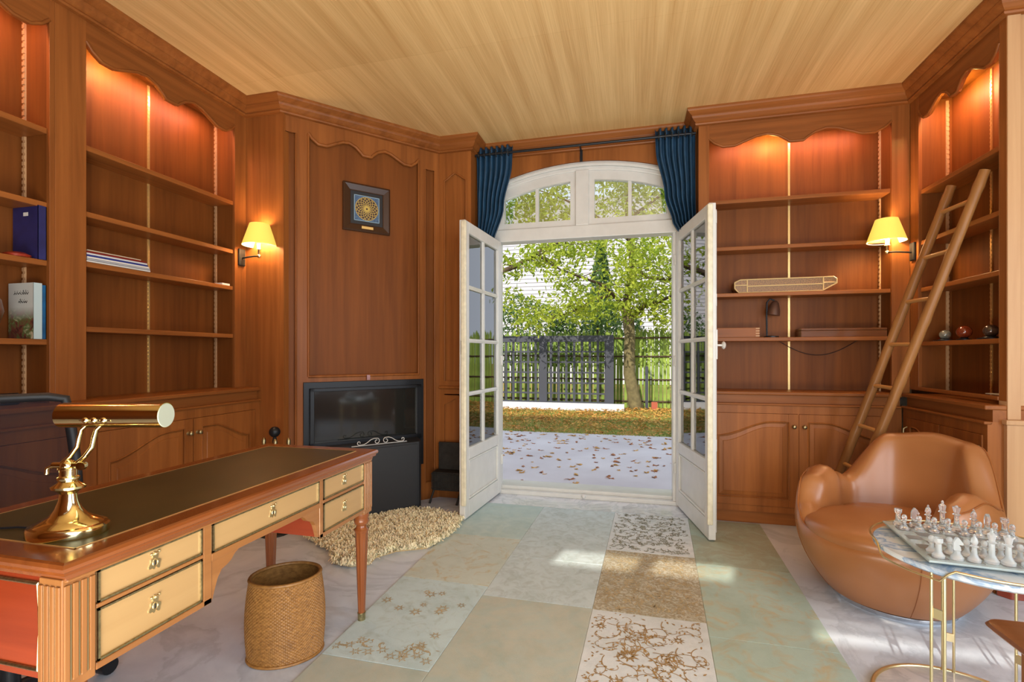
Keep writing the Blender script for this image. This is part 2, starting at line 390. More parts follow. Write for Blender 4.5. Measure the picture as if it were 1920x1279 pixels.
# crown moulding swept round the room
def sweep(path, prof, name, mat, kind='structure'):
    n = len(path); rs = []
    for k in range(n):
        p = Vector(path[k])
        d0 = (Vector(path[k]) - Vector(path[k - 1])).normalized() if k > 0 else None
        d1 = (Vector(path[k + 1]) - Vector(path[k])).normalized() if k < n - 1 else None
        if d0 is None: d0 = d1
        if d1 is None: d1 = d0
        n0 = Vector((d0.y, -d0.x)); n1 = Vector((d1.y, -d1.x))
        mt = (n0 + n1)
        mt = mt / (1 + n0.dot(n1))
        rs.append([(p.x + mt.x * a, p.y + mt.y * a, z) for a, z in prof])
    o = MB().rings(rs).build(name, M[mat]); o['kind'] = kind; return o
crown = [(0, 2.89), (.022, 2.893), (.027, 2.902), (.022, 2.912), (.030, 2.918), (.046, 2.935), (.052, 2.948), (.052, 2.955), (.062, 2.962), (.080, 2.976), (.086, 2.986), (.086, 3.0), (0, 3.0)]
o = sweep([(XL, -1.2), (XL, YR), (FA.x, YR), (FB.x, YF), (-1.307, YF), (-1.307, YW), (.468, YW), (.468, YF), (XR, YF), (XR, YRR), (XRR, YRR)], crown, 'trim_1', 'wood_h')
o['label'] = 'stepped cherry crown moulding under the ceiling'

# ---------------------------------------------------------------- BOOKCASES
def bookcase(label, loc, rz, W, l, r, shelves, zb=.97, depth=.185, lip=False, vz=2.752, lamp_x=.45):
    t = thing('built_in_bookcase', label, 'bookcase', loc, rz)
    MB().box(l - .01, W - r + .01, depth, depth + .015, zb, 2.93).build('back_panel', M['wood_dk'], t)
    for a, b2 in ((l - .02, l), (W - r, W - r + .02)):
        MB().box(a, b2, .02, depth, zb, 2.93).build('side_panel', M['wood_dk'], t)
    for a, b2 in ((0, l), (W - r, W)):
        MB().box(a, b2, 0, .022, zb, ZT).build('stile', M['wood'], t, bevel=.002)
    cv = cusp_curve(l, W - r, vz, 1.7)
    va = MB().prism(cv + [(W - r, ZT), (l, ZT)], 0.001, .022).build('valance', M['wood_h'], t)
    MB().tube([(x, .002, z + .004) for x, z in cv], .0085, 8).build('valance_moulding', M['wood_h'], va, smooth=80)
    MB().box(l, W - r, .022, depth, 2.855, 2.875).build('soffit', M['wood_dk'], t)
    for z in shelves:
        MB().box(l, W - r, .014, depth, z - .027, z).build('shelf', M['wood_h'], t, bevel=.003)
    cx = (l + W - r) / 2
    s_ = MB().box(cx - .007, cx + .007, depth - .006, depth, zb, 2.84)
    z = zb + .01
    while z < 2.82: s_.box(cx - .0045, cx + .0045, depth - .0085, depth - .006, z, z + .009); z += .024
    s_.build('shelf_standard', M['brass_strip'], t)
    for a, b2 in ((l, l + .006), (W - r - .006, W - r)):
        s_ = MB(); z = zb
        s_.box(a, b2, depth - .035, depth - .02, zb, 2.84)
        sg = -1 if a == l else 1
        while z < 2.8:
            xx = b2 if a == l else a
            s_.box(min(xx, xx - sg * .004), max(xx, xx - sg * .004), depth - .035, depth - .02, z, z + .018); z += .03
        s_.build('shelf_standard', M['wood_lt'], t)
    if lip: MB().box(l, W - r, -.006, .022, zb, zb + .022).build('bottom_rail', M['wood_h'], t, bevel=.004)
    q = MB().box(l + .25, W - r - .25, .03, .07, 2.835, 2.855); lt = q.build('light_fitting', M['white'], t)
    MB().tube([(l + .27, .05, 2.826), (W - r - .27, .05, 2.826)], .009).build('light_tube', M['tube_lit'], lt, smooth=60)
    # the fluorescent tube's own light, warm and pinkish
    ld = bpy.data.lights.new('shelf_light', 'AREA'); ld.shape = 'RECTANGLE'; ld.size = (W - l - r) * .8; ld.size_y = .03
    ld.energy = 5.0; ld.color = (1.0, .46, .34)
    lo = bpy.data.objects.new('shelf_light', ld); col.objects.link(lo); lo.parent = t
    lo.location = (cx, .06, 2.81); lo.rotation_euler = (math.radians(18), 0, 0)
    ld = bpy.data.lights.new('shelf_spot', 'POINT'); ld.energy = 2.4; ld.color = (1.0, .74, .20); ld.shadow_soft_size = .03
    lo = bpy.data.objects.new('shelf_spot', ld); col.objects.link(lo); lo.parent = t
    lo.location = (l + (W - l - r) * lamp_x - .08, .07, 2.78)
    return t
SH_L = [2.268, 1.93, 1.675, 1.343]
bc_far = bookcase('empty cherry bookcase on the left wall, beside the brass sconce, holding a few magazines', (XL, 1.735, 0), PI / 2, YR - 1.735, 1.873 - 1.735, .10, SH_L, lamp_x=.3)
bc_near = bookcase('cherry bookcase at the left picture edge with books and vase', (XL, .62, 0), PI / 2, 1.735 - .62, .16, .023, [2.276, 1.923, 1.648, 1.273])
bc_front = bookcase('cherry bookcase right of the french doors with inlaid case on its shelf', (.468, YF, 0), 0, XR - .468, .075, XR - 1.704, [2.335, 1.99, 1.65, 1.325], zb=.94)
bc_right = bookcase('narrow cherry bookcase on the right wall behind the bamboo ladder', (XR, YF, 0), -PI / 2, YF - YRR, .10, .052, [2.276, 1.943, 1.635, 1.284], zb=.965, lip=True)

def base_cabinet(label, loc, rz, W, doors, dep, top, knob='knob', flip0=False, endl=0, endr=0):
    """doors: list of (x0, x1, high side +1 right / -1 left); top = z of the ledge"""
    t = thing('base_cabinet', label, 'cabinet', loc, rz)
    MB().box(0, W, .022, dep, .09, top - .085).build('body', M['wood'], t)
    MB().box(0, W, .035, dep, 0, .09).build('plinth', M['wood_h'], t)
    MB().box(0, W, -.004, dep, top - .024, top).build('ledge', M['wood_h'], t, bevel=.006)
    MB().box(0, W, .028, dep, top - .085, top - .024).build('frieze', M['wood_h'], t)
    MB().box(0, W, -.008, .03, top - .098, top - .083).build('cornice', M['wood_h'], t, bevel=.005)
    fz0, fz1 = .135, top - .155
    fr = MB().box(0, W, .006, .022, fz1 + .002, top - .098).box(0, W, .006, .022, .09, fz0 - .002)
    xs = [0] + [v for d in doors for v in d[:2]] + [W]
    for i in range(0, len(xs), 2):
        if xs[i + 1] - xs[i] > .004: fr.box(xs[i], xs[i + 1], .006, .022, fz0 - .002, fz1 + .002)
    fr.build('face_frame', M['wood'], t)
    for k, (x0, x1, side, hx) in enumerate(doors):
        x0 += .0015; x1 -= .0015; w = x1 - x0; st = min(.058, w * .18)
        d = MB().box(x0, x1, .010, .021, fz0, fz1)
        for a, b2 in ((x0, x0 + st), (x1 - st, x1)): d.box(a, b2, 0, .010, fz0, fz1)
        d.box(x0 + st, x1 - st, 0, .010, fz0, fz0 + st)
        def curve(xa, xb, zz, n=14):
            out = []
            for i in range(n + 1):
                s = i / n; u = s if side > 0 else 1 - s
                u = min(1, u / .78); u = u * u * (3 - 2 * u)
                out.append((xa + (xb - xa) * s, zz - .105 * (1 - u)))
            return out
        cv = curve(x0 + st, x1 - st, fz1 - st)
        d.prism(cv + [(x1 - st, fz1), (x0 + st, fz1)], 0, .010)
        do = d.build('door', M['wood'], t, bevel=.0015)
        def ring(ins, y):
            c = curve(x0 + st + ins, x1 - st - ins, fz1 - st - ins)
            return [(x0 + st + ins, y, fz0 + st + ins)] + [(x, y, z) for x, z in c] + [(x1 - st - ins, y, fz0 + st + ins)]
        MB().rings([ring(.006, .010), ring(.010, .006), ring(.035, .003), ring(.038, .0)], cap0=False).build('door_panel', M['wood'], do)
        tb = ring(-.003, .0005); MB().tube(tb + [tb[0]], .005, 6).build('door_moulding', M['wood'], do, smooth=60)
        if knob == 'knob':
            MB().lathe([(0, 0), (.012, 0), (.008, .006), (.006, .014), (.013, .02), (.014, .026), (.009, .032), (0, .033)], 14, M=Matrix.Translation((hx, 0, fz1 - .085)) @ Matrix.Rotation(PI / 2, 4, 'X')).build('knob', M['brass_old'], do, smooth=50)
        else:
            MB().tube([(hx, 0, fz1 - .16), (hx, -.02, fz1 - .15), (hx, -.022, fz1 - .11), (hx, -.02, fz1 - .07), (hx, 0, fz1 - .06)], .005).build('handle', M['brass_old'], do, smooth=60)
    return t
base_cabinet('low cherry cabinet under the left bookcase, partly behind the desk', (-2.57, 1.79, 0), PI / 2, YR - 1.79, [(.05, .588, 1, .556), (.594, 1.09, -1, .62)], .325, .97)
base_cabinet('low cherry cabinet behind the office chair at the left edge', (-2.57, .62, 0), PI / 2, 1.17, [(.03, .58, 1, .55), (.586, 1.14, -1, .61)], .325, .97)
base_cabinet('low cherry cabinet right of the french doors, behind the ladder foot', (.468, 3.75, 0), 0, 1.725 - .468 , [(.06, .638, 1, .61), (.644, 1.20, -1, .675)], .30, .94)
base_cabinet('narrow low cherry cabinet on the right wall behind the tan armchair', (1.725, 3.75, 0), -PI / 2, .79, [(.04, .40, -1, .06), (.405, .76, 1, .74)], .29, .945, knob='bar')

# ---------------------------------------------------------------- WINDOW, DOORS
wt = struct_empty('window_1', (OC, YW, 0), 0, 'white arched transom window over the french doors')
FW = .075
outer = [(OX0, 2.27)] + arc(ORAD, OX0, OX1) + [(OX1, 2.27)]
inner = arc(ORAD - FW, OX0 + FW, OX1 - FW)
ring_pts = [(OX0, 0.0)] + arc(ORAD, OX0, OX1) + [(OX1, 0.0), (OX1 - FW, 0.0)] + inner[::-1] + [(OX0 + FW, 0.0)]
MB().prism(ring_pts, YW + .01, YW + .14).build('window_frame', M['white'], wt, world=True, bevel=.006)
ring2 = [(OX0 + .02, 2.25)] + arc(ORAD - .02, OX0 + .02, OX1 - .02) + [(OX1 - .02, 2.25), (OX1 - .045, 2.25)] + arc(ORAD - .045, OX0 + .045, OX1 - .045)[::-1] + [(OX0 + .045, 2.25)]
MB().prism(ring2, YW - .012, YW + .012).build('window_moulding', M['white'], wt, world=True, bevel=.005)
MB().box(OX0 + .0, OX1 - .0, YW - .006, YW + .12, 2.17, 2.275).build('transom_bar', M['white'], wt, world=True, bevel=.006)
MB().box(OC - .055, OC + .055, YW + .0, YW + .12, 2.275, OCZ + ORAD - FW + .005).build('mullion', M['white'], wt, world=True, bevel=.006)
for s in (-1, 1):
    xa = OC + .055 if s > 0 else OX0 + FW; xb = OX1 - FW if s > 0 else OC - .055
    R1 = ORAD - FW + .004; R2 = ORAD - FW - .075
    a0, a1 = xa + .045, xb - .045
    sash = MB().prism([(xa, 2.275)] + arc(R1, xa, xb, 12) + [(xb, 2.275)], YW + .055, YW + .058)
    q = MB()
    out = [(xa, 2.275)] + arc(R1, xa, xb, 12) + [(xb, 2.275)]
    inn = [(a0, 2.33)] + arc(R2, a0, a1, 12) + [(a1, 2.33)]
    n = len(out)
    rs = [[(x, YW + .02, z) for x, z in out], [(x, YW + .02, z) for x, z in inn], [(x, YW + .075, z) for x, z in inn], [(x, YW + .075, z) for x, z in out]]
    for k in range(n):
        j = (k + 1) % n
        vs = [rs[i][k] for i in range(4)] + [rs[i][j] for i in range(4)]
        q.add(vs, [(0, 1, 5, 4), (1, 2, 6, 5), (2, 3, 7, 6), (3, 0, 4, 7)])
    so_ = q.build('sash', M['white'], wt, world=True)
    xm = (a0 + a1) / 2; zt = OCZ + math.sqrt(R2 ** 2 - (xm - OC) ** 2)
    MB().box(xm - .014, xm + .014, YW + .03, YW + .07, 2.33, zt + .003).build('glazing_bar', M['white'], wt, world=True)
    for c0, c1 in ((a0, xm - .014), (xm + .014, a1)):
        MB().prism([(c0, 2.33)] + arc(R2, c0, c1, 8) + [(c1, 2.33)], YW + .048, YW + .052).build('pane', M['glass'], wt, world=True)
# threshold: white rail and marble strip
th = struct_empty('door_sill', (OC, YW, 0))
MB().box(OX0 + .03, OX1 - .03, YW - .01, YW + .05, 0, .035).build('sill_rail', M['white'], th, world=True, bevel=.008)
MB().box(OX0 + .03, OX1 - .03, YW + .05, YW + .14, 0, .06).build('sill_step', M['white'], th, world=True, bevel=.008)
MB().box(OX0, OX1, YW + .14, YW + .40, -.05, .02).build('outer_sill', M['white'], th, world=True)
MB().ball((-.40, YW - .012, .028), .018).build('bolt_socket', M['white'], th, world=True, smooth=60)
MB().box(-1.25, .42, 3.775, YW, 0, .004).build('marble_strip', M['marble_tile'], th, world=True)

def door_leaf(name, loc, ang, label, knob_side):
    W = .757; D = .045
    t = struct_empty(name, loc, ang, label)
    Z0, Z1 = .018, 2.168
    fr = MB().box(0, .075, 0, D, Z0, Z1).box(W - .075, W, 0, D, Z0, Z1)
    fr.box(.075, W - .075, 0, D, 2.085, Z1).box(.075, W - .075, 0, D, Z0, .14).box(.075, W - .075, 0, D, .435, .52)
    fr.build('door_frame', M['white'], t, bevel=.004)
    MB().box(W - .004, W + .018, -.012 if knob_side > 0 else .02, .022 if knob_side > 0 else D + .012, Z0 + .1, Z1 - .01).build('astragal', M['white_old'], t, bevel=.006)
    zs = [.52 + (2.085 - .52) * i / 4 for i in range(5)]
    for z in zs[1:4]:
        MB().prism([(0.008, z - .014), (0.002, z), (0.008, z + .014), (D - .008, z + .014), (D - .002, z), (D - .008, z - .014)], .075, W - .075, 'x').build('glazing_bar', M['white'], t)
    MB().box(W / 2 - .014, W / 2 + .014, .006, D - .006, .52, 2.085).build('glazing_bar', M['white'], t)
    for k in range(4):
        za = zs[k] + (.014 if k else 0); zb2 = zs[k + 1] - (.014 if k < 3 else 0)
        for a, b2 in ((.075, W / 2 - .014), (W / 2 + .014, W - .075)):
            MB().box(a, b2, D / 2 - .002, D / 2 + .002, za, zb2).build('pane', M['glass'], t)
    MB().box(.075, W - .075, .014, D - .014, .14, .435).build('bottom_panel', M['white'], t)
    q = MB()
    for y in (.008, D - .008):
        q.tube([(.085, y, .15), (W - .085, y, .15), (W - .085, y, .425), (.085, y, .425), (.085, y, .15)], .008)
    q.build('panel_moulding', M['white'], t)
    y0 = D if knob_side > 0 else 0; sg = knob_side
    # hinges
    for z in (.3, 1.15, 1.95):
        MB().tube([(-.004, D + .004 if knob_side < 0 else -.004, z - .04), (-.004, D + .004 if knob_side < 0 else -.004, z + .04)], .010).build('hinge', M['white'], t, smooth=60)
    return t, W, D
dr, W_, D_ = door_leaf('door_2', (.325, 4.055, 0), math.atan2(-.765, .145), 'right white french door leaf, opened inward, with knob', 1)
hd = MB().box(W_ - .045, W_ - .01, D_, D_ + .014, 1.17, 1.36).build('espagnolette', M['white'], dr, bevel=.003)
MB().tube([(W_ - .028, D_ + .012, 1.26), (W_ - .028, D_ + .05, 1.26)], .007).lathe([(0, 0), (.020, .004), (.026, .012), (.020, .02), (0, .024)], 14, M=Matrix.Translation((W_ - .028, D_ + .045, 1.26)) @ Matrix.Rotation(-PI / 2, 4, 'X')).build('knob', M['white'], hd, smooth=50)
for z in (1.55, .62, 2.08): MB().box(W_ - .04, W_ - .012, D_, D_ + .010, z - .04, z + .04).build('bolt_guide', M['white'], dr, bevel=.002)
MB().tube([(W_ - .026, D_ + .007, .06), (W_ - .026, D_ + .007, 2.13)], .006).build('bolt_rod', M['white'], dr, smooth=60)
dl, W_, D_ = door_leaf('door_1', (-1.15, 4.055, 0), math.atan2(-.72, -.06), 'left white french door leaf, opened inward', -1)
MB().box(W_ - .003, W_ + .002, .012, .028, 1.20, 1.30).build('lock_plate', M['iron'], dl)

# ---------------------------------------------------------------- CURTAINS AND ROD
t = thing('curtain_rod', 'thin black curtain rod above the arched window', 'curtain rod', (-.42, 3.93, 2.885))
MB().tube([(-1.30, 3.93, 2.885), (.46, 3.93, 2.885)], .011).build('rod', M['black'], t, world=True, smooth=60)
q = MB().box(-.43, -.408, 4.045, 4.06, 2.80, 2.90).box(-.424, -.414, 3.93, 4.05, 2.88, 2.892); q.build('bracket', M['black'], t, world=True)
def curtain(label, prof, seed):
    """prof: list of (z, xa, xb) """
    t = thing('curtain', label, 'curtain', ((prof[0][1] + prof[0][2]) / 2, 3.93, 2.93))
    n = 90; rows = []
    def lerp(z):
        for k in range(len(prof) - 1):
            if prof[k][0] >= z >= prof[k + 1][0]:
                s = (prof[k][0] - z) / (prof[k][0] - prof[k + 1][0]); s2 = s * s * (3 - 2 * s)
                return prof[k][1] + (prof[k + 1][1] - prof[k][1]) * s2, prof[k][2] + (prof[k + 1][2] - prof[k][2]) * s2
        return prof[-1][1:]
    zs = [2.95 - (2.95 - .03) * i / 60 for i in range(61)]
    for z in zs:
        a, b2 = lerp(z); w = (b2 - a)
        amp = .030 + .012 * (1 - min(1, w / .3)); row = []
        for i in range(n + 1):
            s = i / n; ph = s * 6.5 * 2 * PI
            row.append((a + w * s + .003 * math.sin(ph * 2 + z), 3.955 + amp * math.sin(ph + .4 * math.sin(z * 3 + seed)) + .006 * math.sin(5 * s + z * 2), z))
        rows.append(row)
    o = MB().rings(rows, closed=False, cap0=False, cap1=False).build('curtain_fabric', M['navy'], t, world=True, smooth=180)
    sm = o.modifiers.new('thick', 'SOLIDIFY'); sm.thickness = .003
    a, b2 = lerp(2.885)
    for i in range(6):
        x = a + (b2 - a) * (i + .5) / 6
        MB().tube([(x, 3.93 + .024 * math.cos(u * PI / 6), 2.885 + .024 * math.sin(u * PI / 6)) for u in range(12)], .004, 6, closed=True).build('eyelet', M['iron'], t, world=True, smooth=60)
    return t
curtain('navy blue curtain gathered at the left of the arched window', [(2.955, -1.295, -.985), (2.80, -1.29, -.99), (2.45, -1.288, -1.06), (2.1, -1.285, -1.16), (1.9, -1.285, -1.175), (.03, -1.285, -1.18)], 1)
curtain('navy blue curtain gathered at the right of the arched window', [(2.955, .165, .455), (2.80, .17, .455), (2.45, .235, .455), (2.21, .30, .458), (2.12, .37, .458), (1.9, .378, .458), (.03, .38, .458)], 2)

# ---------------------------------------------------------------- FIREPLACE
Mf = Matrix.Translation(FA) @ Matrix.Rotation(FANG, 4, 'Z')
t = thing('fireplace_insert', 'black steel fireplace insert with smoked glass front set in the panelled wall', 'fireplace', tuple(Mf @ Vector((.61, 0, 0))), FANG)
def fl(x): return x - .61
MB().box(fl(.144), fl(1.073), -.012, -.001, .30, 1.0).build('surround', M['black'], t, bevel=.003)
q = MB()
for a, b2, c, d in ((.185, .215, .52, .955), (1.0, 1.045, .52, .955)): q.box(fl(a), fl(b2), -.035, -.012, c, d)
q.box(fl(.185), fl(1.045), -.035, -.012, .93, .955).box(fl(.185), fl(1.045), -.035, -.012, .52, .56)
q.build('door_frame', M['black'], t, bevel=.003)
MB().box(fl(.215), fl(1.0), -.020, -.013, .56, .93).build('glass_door', M['fire_glass'], t, label='smoked glass door')
MB().box(fl(.60), fl(.625), -.02, -.001, 1.005, 1.045).build('damper_knob', M['desk_red'], t)
t = thing('fire_box', 'black steel hearth box standing on the floor below the fireplace glass', 'hearth box', tuple(Mf @ Vector((.56, -.14, 0))), FANG)
def hl(x): return x - .56
MB().prism([(hl(.10), -.11), (hl(.93), -.11), (hl(.955), -.085), (hl(1.01), .10), (hl(.10), .10)], .02, .535, 'z').build('body', M['black_mat'], t, bevel=.004)
MB().box(hl(.13), hl(.915), -.118, -.11, .05, .52).build('front_plate', M['black_mat'], t, bevel=.003)
MB().box(hl(.12), hl(.93), -.09, .10, 0, .02).build('foot', M['black'], t)
t = thing('fire_screen_scroll', 'white painted wrought iron scroll rail standing on the black hearth box', 'scroll rail', tuple(Mf @ Vector((.55, -.2, .535))), FANG)
q = MB()
def spiral(cx, cz, r0, r1, a0, a1, n=22):
    return [(cx + (r0 + (r1 - r0) * i / n) * math.cos(a0 + (a1 - a0) * i / n), -.0, cz + (r0 + (r1 - r0) * i / n) * math.sin(a0 + (a1 - a0) * i / n)) for i in range(n + 1)]
for s in (-1, 1):
    c0 = -.13 if s < 0 else .13
    base = .13
    Ms = Matrix.Translation((.10 + s * .005, 0, .0)) @ Matrix.Diagonal((s, 1, 1, 1))
    p1 = spiral(.03, .026, .008, .022, PI * 2.6, PI * .6)
    p2 = [(.05, 0, .048), (.075, 0, .040), (.10, 0, .022), (.125, 0, .010), (.15, 0, .008)]
    p3 = spiral(.16, .024, .016, .005, -PI * .6, PI * 1.2)
    q.tube([Ms @ Vector(p) for p in p1 + p2 + p3], .0032, 6)
q.tube([(-.12, 0, .003), (.30, 0, .003)], .003, 6)
q.build('scroll', M['white'], t, smooth=60)
# fireside tools standing at the left of the hearth
t = thing('fireside_tool_set', 'black fireside companion set with round knob, left of the hearth', 'fire tools', (-2.34, 2.79, 0))
MB().lathe([(0, 0), (.10, 0), (.10, .012), (.02, .02), (.009, .03), (.009, .60), (.016, .61), (.012, .64), (0, .66)], 20).build('stand', M['iron'], t, smooth=40)
MB().ball((0, 0, .68), .036).build('knob', M['black'], t, smooth=60)
for k, (dx, dy) in enumerate(((-.085, .0), (.03, -.03), (.085, .03))):
    b0 = MB().tube([(dx, dy, .05), (dx, dy, .52)], .005).build('tool', M['iron'], t, smooth=60)
    MB().lathe([(0, .50), (.010, .505), (.007, .53), (.009, .56), (.013, .60), (.014, .62), (.009, .635), (0, .64)], 12, (dx, dy, 0)).build('tool_handle', M['brass_old'], b0, smooth=50)
# iron log basket by the pier
t = thing('log_basket', 'dark iron footed log box behind the left door leaf', 'log box', (-1.47, 3.66, 0))
q = MB().box(-.115, .14, .02, .13, .10, .25).box(-.10, .14, .115, .14, .25, .475); q.build('body', M['iron'], t, bevel=.004)
q = MB()
for z in (.12, .175, .235): q.tube([(-.12, .012, z), (.14, .012, z)], .004, 6)
for i in range(10): q.tube([(-.115 + .027 * i, .012, .11), (-.115 + .027 * i, .012, .245)], .003, 6)
q.build('grille', M['iron'], t)
for x in (-.105, .125): MB().tube([(x, .03, .10), (x - .012, .005, .04), (x - .02, -.01, 0)], [.010, .008, .010]).build('leg', M['iron'], t, smooth=60)

# picture
t = thing('framed_picture', 'small square dark framed gold rosette picture on the chimney panel', 'picture', tuple(Mf @ Vector((.608, .02, 2.325))), FANG)
fo = .182; fi = .125
q = MB()
prof = [(fo, 0), (fo, -.022), (fo - .012, -.030), (fi + .006, -.018), (fi, -.014), (fi, 0)]
rs = []
for k in range(4):
    a = PI / 4 + k * PI / 2; rs.append([(r * math.sqrt(2) * math.cos(a), y, r * math.sqrt(2) * math.sin(a)) for r, y in prof])
q.rings(rs, loop=True).build('picture_frame', plain('dark_brown_frame', srgb(62, 38, 22), .35), t)
MB().box(-fi, fi, -.010, -.001, -fi, fi).build('mount', M['black_mat'], t)
bb = MB().box(-.098, .098, -.012, -.010, -.098, .098).build('print', plain('blue_print', srgb(72, 98, 130), .5, var=.4, vscale=90), t)
gold = plain('gold_print', srgb(214, 186, 92), .5)
def flat_ribbon(mb, pts, wd, z=0, plane='xz', off=-.0128):
    n = len(pts); L_, R_ = [], []
    for k in range(n):
        a = Vector(pts[max(k - 1, 0)]); b2 = Vector(pts[min(k + 1, n - 1)]); d = (b2 - a)
        if d.length < 1e-9: d = Vector((1, 0))
        d.normalize(); nn = Vector((-d.y, d.x)); ww_ = wd[k] if isinstance(wd, list) else wd
        p = Vector(pts[k]); L_.append(p + nn * ww_ / 2); R_.append(p - nn * ww_ / 2)
    f = (lambda p: (p.x, off, p.y)) if plane == 'xz' else (lambda p: (p.x, p.y, off))
    mb.add([f(p) for p in L_] + [f(p) for p in R_], [(i, i + 1, n + i + 1, n + i) for i in range(n - 1)])
MB().lathe([(0, 0), (.088, 0), (.088, .0004), (0, .0005)], 48, M=Matrix.Translation((0, -.012, 0)) @ Matrix.Rotation(PI / 2, 4, 'X')).build('rosette_ground', plain('maroon_print', srgb(66, 46, 44), .5, var=.5, vscale=120), bb)
q = MB()
for k in range(16):
    for s in (-1, 1):
        pts = []
        for i in range(17):
            r = .012 + .076 * i / 16; a = 2 * PI * k / 16 + s * (1.15 * i / 16)
            pts.append((r * math.cos(a), r * math.sin(a)))
        flat_ribbon(q, pts, .0026)
    a = 2 * PI * k / 16
    q.add([(0.03 * math.cos(a), -.013, .03 * math.sin(a)), (.008 * math.cos(a + .4), -.013, .008 * math.sin(a + .4)), (.008 * math.cos(a - .4), -.013, .008 * math.sin(a - .4))], [(0, 1, 2)])
flat_ribbon(q, [(.088 * math.cos(2 * PI * i / 60), .088 * math.sin(2 * PI * i / 60)) for i in range(61)], .003)
q.build('rosette', gold, bb)
q = MB()
for a, b2, c, d in ((-.098, .098, .094, .098), (-.098, .098, -.098, -.094), (-.098, -.094, -.098, .098), (.094, .098, -.098, .098)): q.box(a, b2, -.0135, -.012, c, d)
q.build('border', plain('pale_blue_line', srgb(150, 182, 200), .5), bb)
MB().box(-.045, .045, -.030, -.026, -.160, -.140).build('name_plate', M['brass'], t)

# ---------------------------------------------------------------- SCONCES
def sconce(label, base, dirx, lab_side):
    """base on the wall, arm reaches along dirx (world x sign)"""
    t = thing('wall_sconce', label, 'wall lamp', base)
    s = dirx
    MB().box(min(0, s * .016), max(0, s * .016), -.028, .028, -.06, .06).build('backplate', M['iron'], t, bevel=.006)
    MB().tube([(s * .012, 0, -.005), (s * .06, 0, .0), (s * .11, 0, .004), (s * .15, 0, .003)], .006).build('arm', M['iron'], t, smooth=60)
    MB().ball((s * .155, 0, .002), .014).tube([(s * .155, 0, -.012), (s * .155, 0, .045)], .009).lathe([(0, .045), (.018, .048), (.014, .056), (.016, .09), (0, .092)], 16, (s * .155, 0, 0)).build('lamp_holder', M['brass'], t, smooth=50)
    sh = MB()
    n = 32; cx = s * .158
    o1 = [[(cx + r * math.cos(2 * PI * i / n), r * math.sin(2 * PI * i / n), z) for i in range(n)] for r, z in ((.112, .075), (.064, .225))]
    sh.rings(o1, cap0=False, cap1=False).build('lamp_shade', M['shade'], t, smooth=180, label='lit yellow tapered shade')
    o2 = [[(cx + (r - .003) * math.cos(2 * PI * i / n), (r - .003) * math.sin(2 * PI * i / n), z) for i in range(n)] for r, z in ((.112, .0752), (.064, .2248))]
    MB().rings(o2, cap0=False, cap1=False).build('shade_lining', M['lining'], t, smooth=180)
    ld = bpy.data.lights.new('sconce_bulb', 'POINT'); ld.energy = 7.0; ld.color = (1, .68, .36); ld.shadow_soft_size = .03
    lo = bpy.data.objects.new('sconce_bulb', ld); col.objects.link(lo); lo.parent = t; lo.location = (cx, 0, .14)
    return t
sconce('lit wall sconce with yellow shade on the left wall beside the bookcase', (XL, 2.872, 1.885), 1, 0)
sconce('lit wall sconce with yellow shade at the right corner beside the ladder', (XR, 3.787, 1.885), -1, 0)

# ---------------------------------------------------------------- SHELF OBJECTS
# magazines: flat pile, left bookcase
cols = [('white', srgb(214, 212, 208)), ('grey', srgb(170, 172, 180)), ('white', srgb(226, 224, 220)), ('blue', srgb(40, 58, 140)), ('white', srgb(214, 214, 218)), ('dark red', srgb(130, 34, 26)), ('cream', srgb(222, 205, 176))]
z = 1.675
lb = ['white magazine at the very bottom of the pile on the left bookcase shelf', 'grey magazine second from the bottom of the pile on the shelf', 'white magazine just under the blue one in the pile', 'blue magazine in the middle of the pile on the shelf', 'white magazine between the blue and the red ones', 'dark red magazine near the top of the pile', 'thin cream magazine topmost of the pile']
for k, (nm, c) in enumerate(cols):
    th_ = .009 if k < 6 else .005
    le = .335 - .004 * k if k < 6 else .28
    t = thing('magazine', lb[k], 'magazine', (-2.785 + R.uniform(-.004, .004), 1.885 + le / 2, z), R.uniform(-.012, .012), 'magazines in the pile on the left bookcase')
    MB().box(-.08, .083, -le / 2, le / 2, 0, .0012).box(-.08, .083, -le / 2, le / 2, th_ - .0012, th_).box(.0815, .083, -le / 2, le / 2, 0, th_).box(-.08, .0, -le / 2, -le / 2 + .001, 0, th_).build('cover', plain('cover_' + nm.replace(' ', '_'), c, .4), t)
    MB().box(-.078, .0815, -le / 2 + .001, le / 2 - .001, .0012, th_ - .0012).build('pages', M['paper'], t)
    z += th_ + .0005
o = MB().box(-.03, .03, -.032, .032, 0, .014).build('card_box', M['paper'], None, bevel=.001); o.location = (-2.74, 2.765, 1.675); tag(o, 'tiny white card box at the right end of the magazine shelf', 'card')
# near bookcase
def book(label, x0, x1, y0, y1, z, h, cover, spine=None, tilt=0):
    t = thing('book', label, 'book', ((x0 + x1) / 2, (y0 + y1) / 2, z), 0)
    a, b2 = (x1 - x0) / 2, (y1 - y0) / 2
    MB().box(-a, a, -b2, -b2 + .002, 0, h).box(-a, a, b2 - .002, b2, 0, h).box(a - .002, a, -b2, b2, 0, h).build('cover', cover, t)
    MB().box(-a + .003, a - .003, -b2 + .002, b2 - .002, .003, h - .003).build('pages', M['paper'], t)
    if spine: MB().box(a, a + .0008, -b2, b2, 0, h).build('spine', spine, t)
    return t
m, nt, b = newmat('cookbook_cover'); tc = nd(nt, 'ShaderNodeTexCoord'); sp = nd(nt, 'ShaderNodeSeparateXYZ'); nt.links.new(tc.outputs['Object'], sp.inputs[0])
v = coords(nt); n1 = noise(nt, v, 22, 4, .6, 1)
cc2 = ramp(nt, n1, [(.35, srgb(60, 40, 30)), (.45, srgb(120, 60, 50)), (.55, srgb(90, 110, 60)), (.68, srgb(200, 180, 150))])
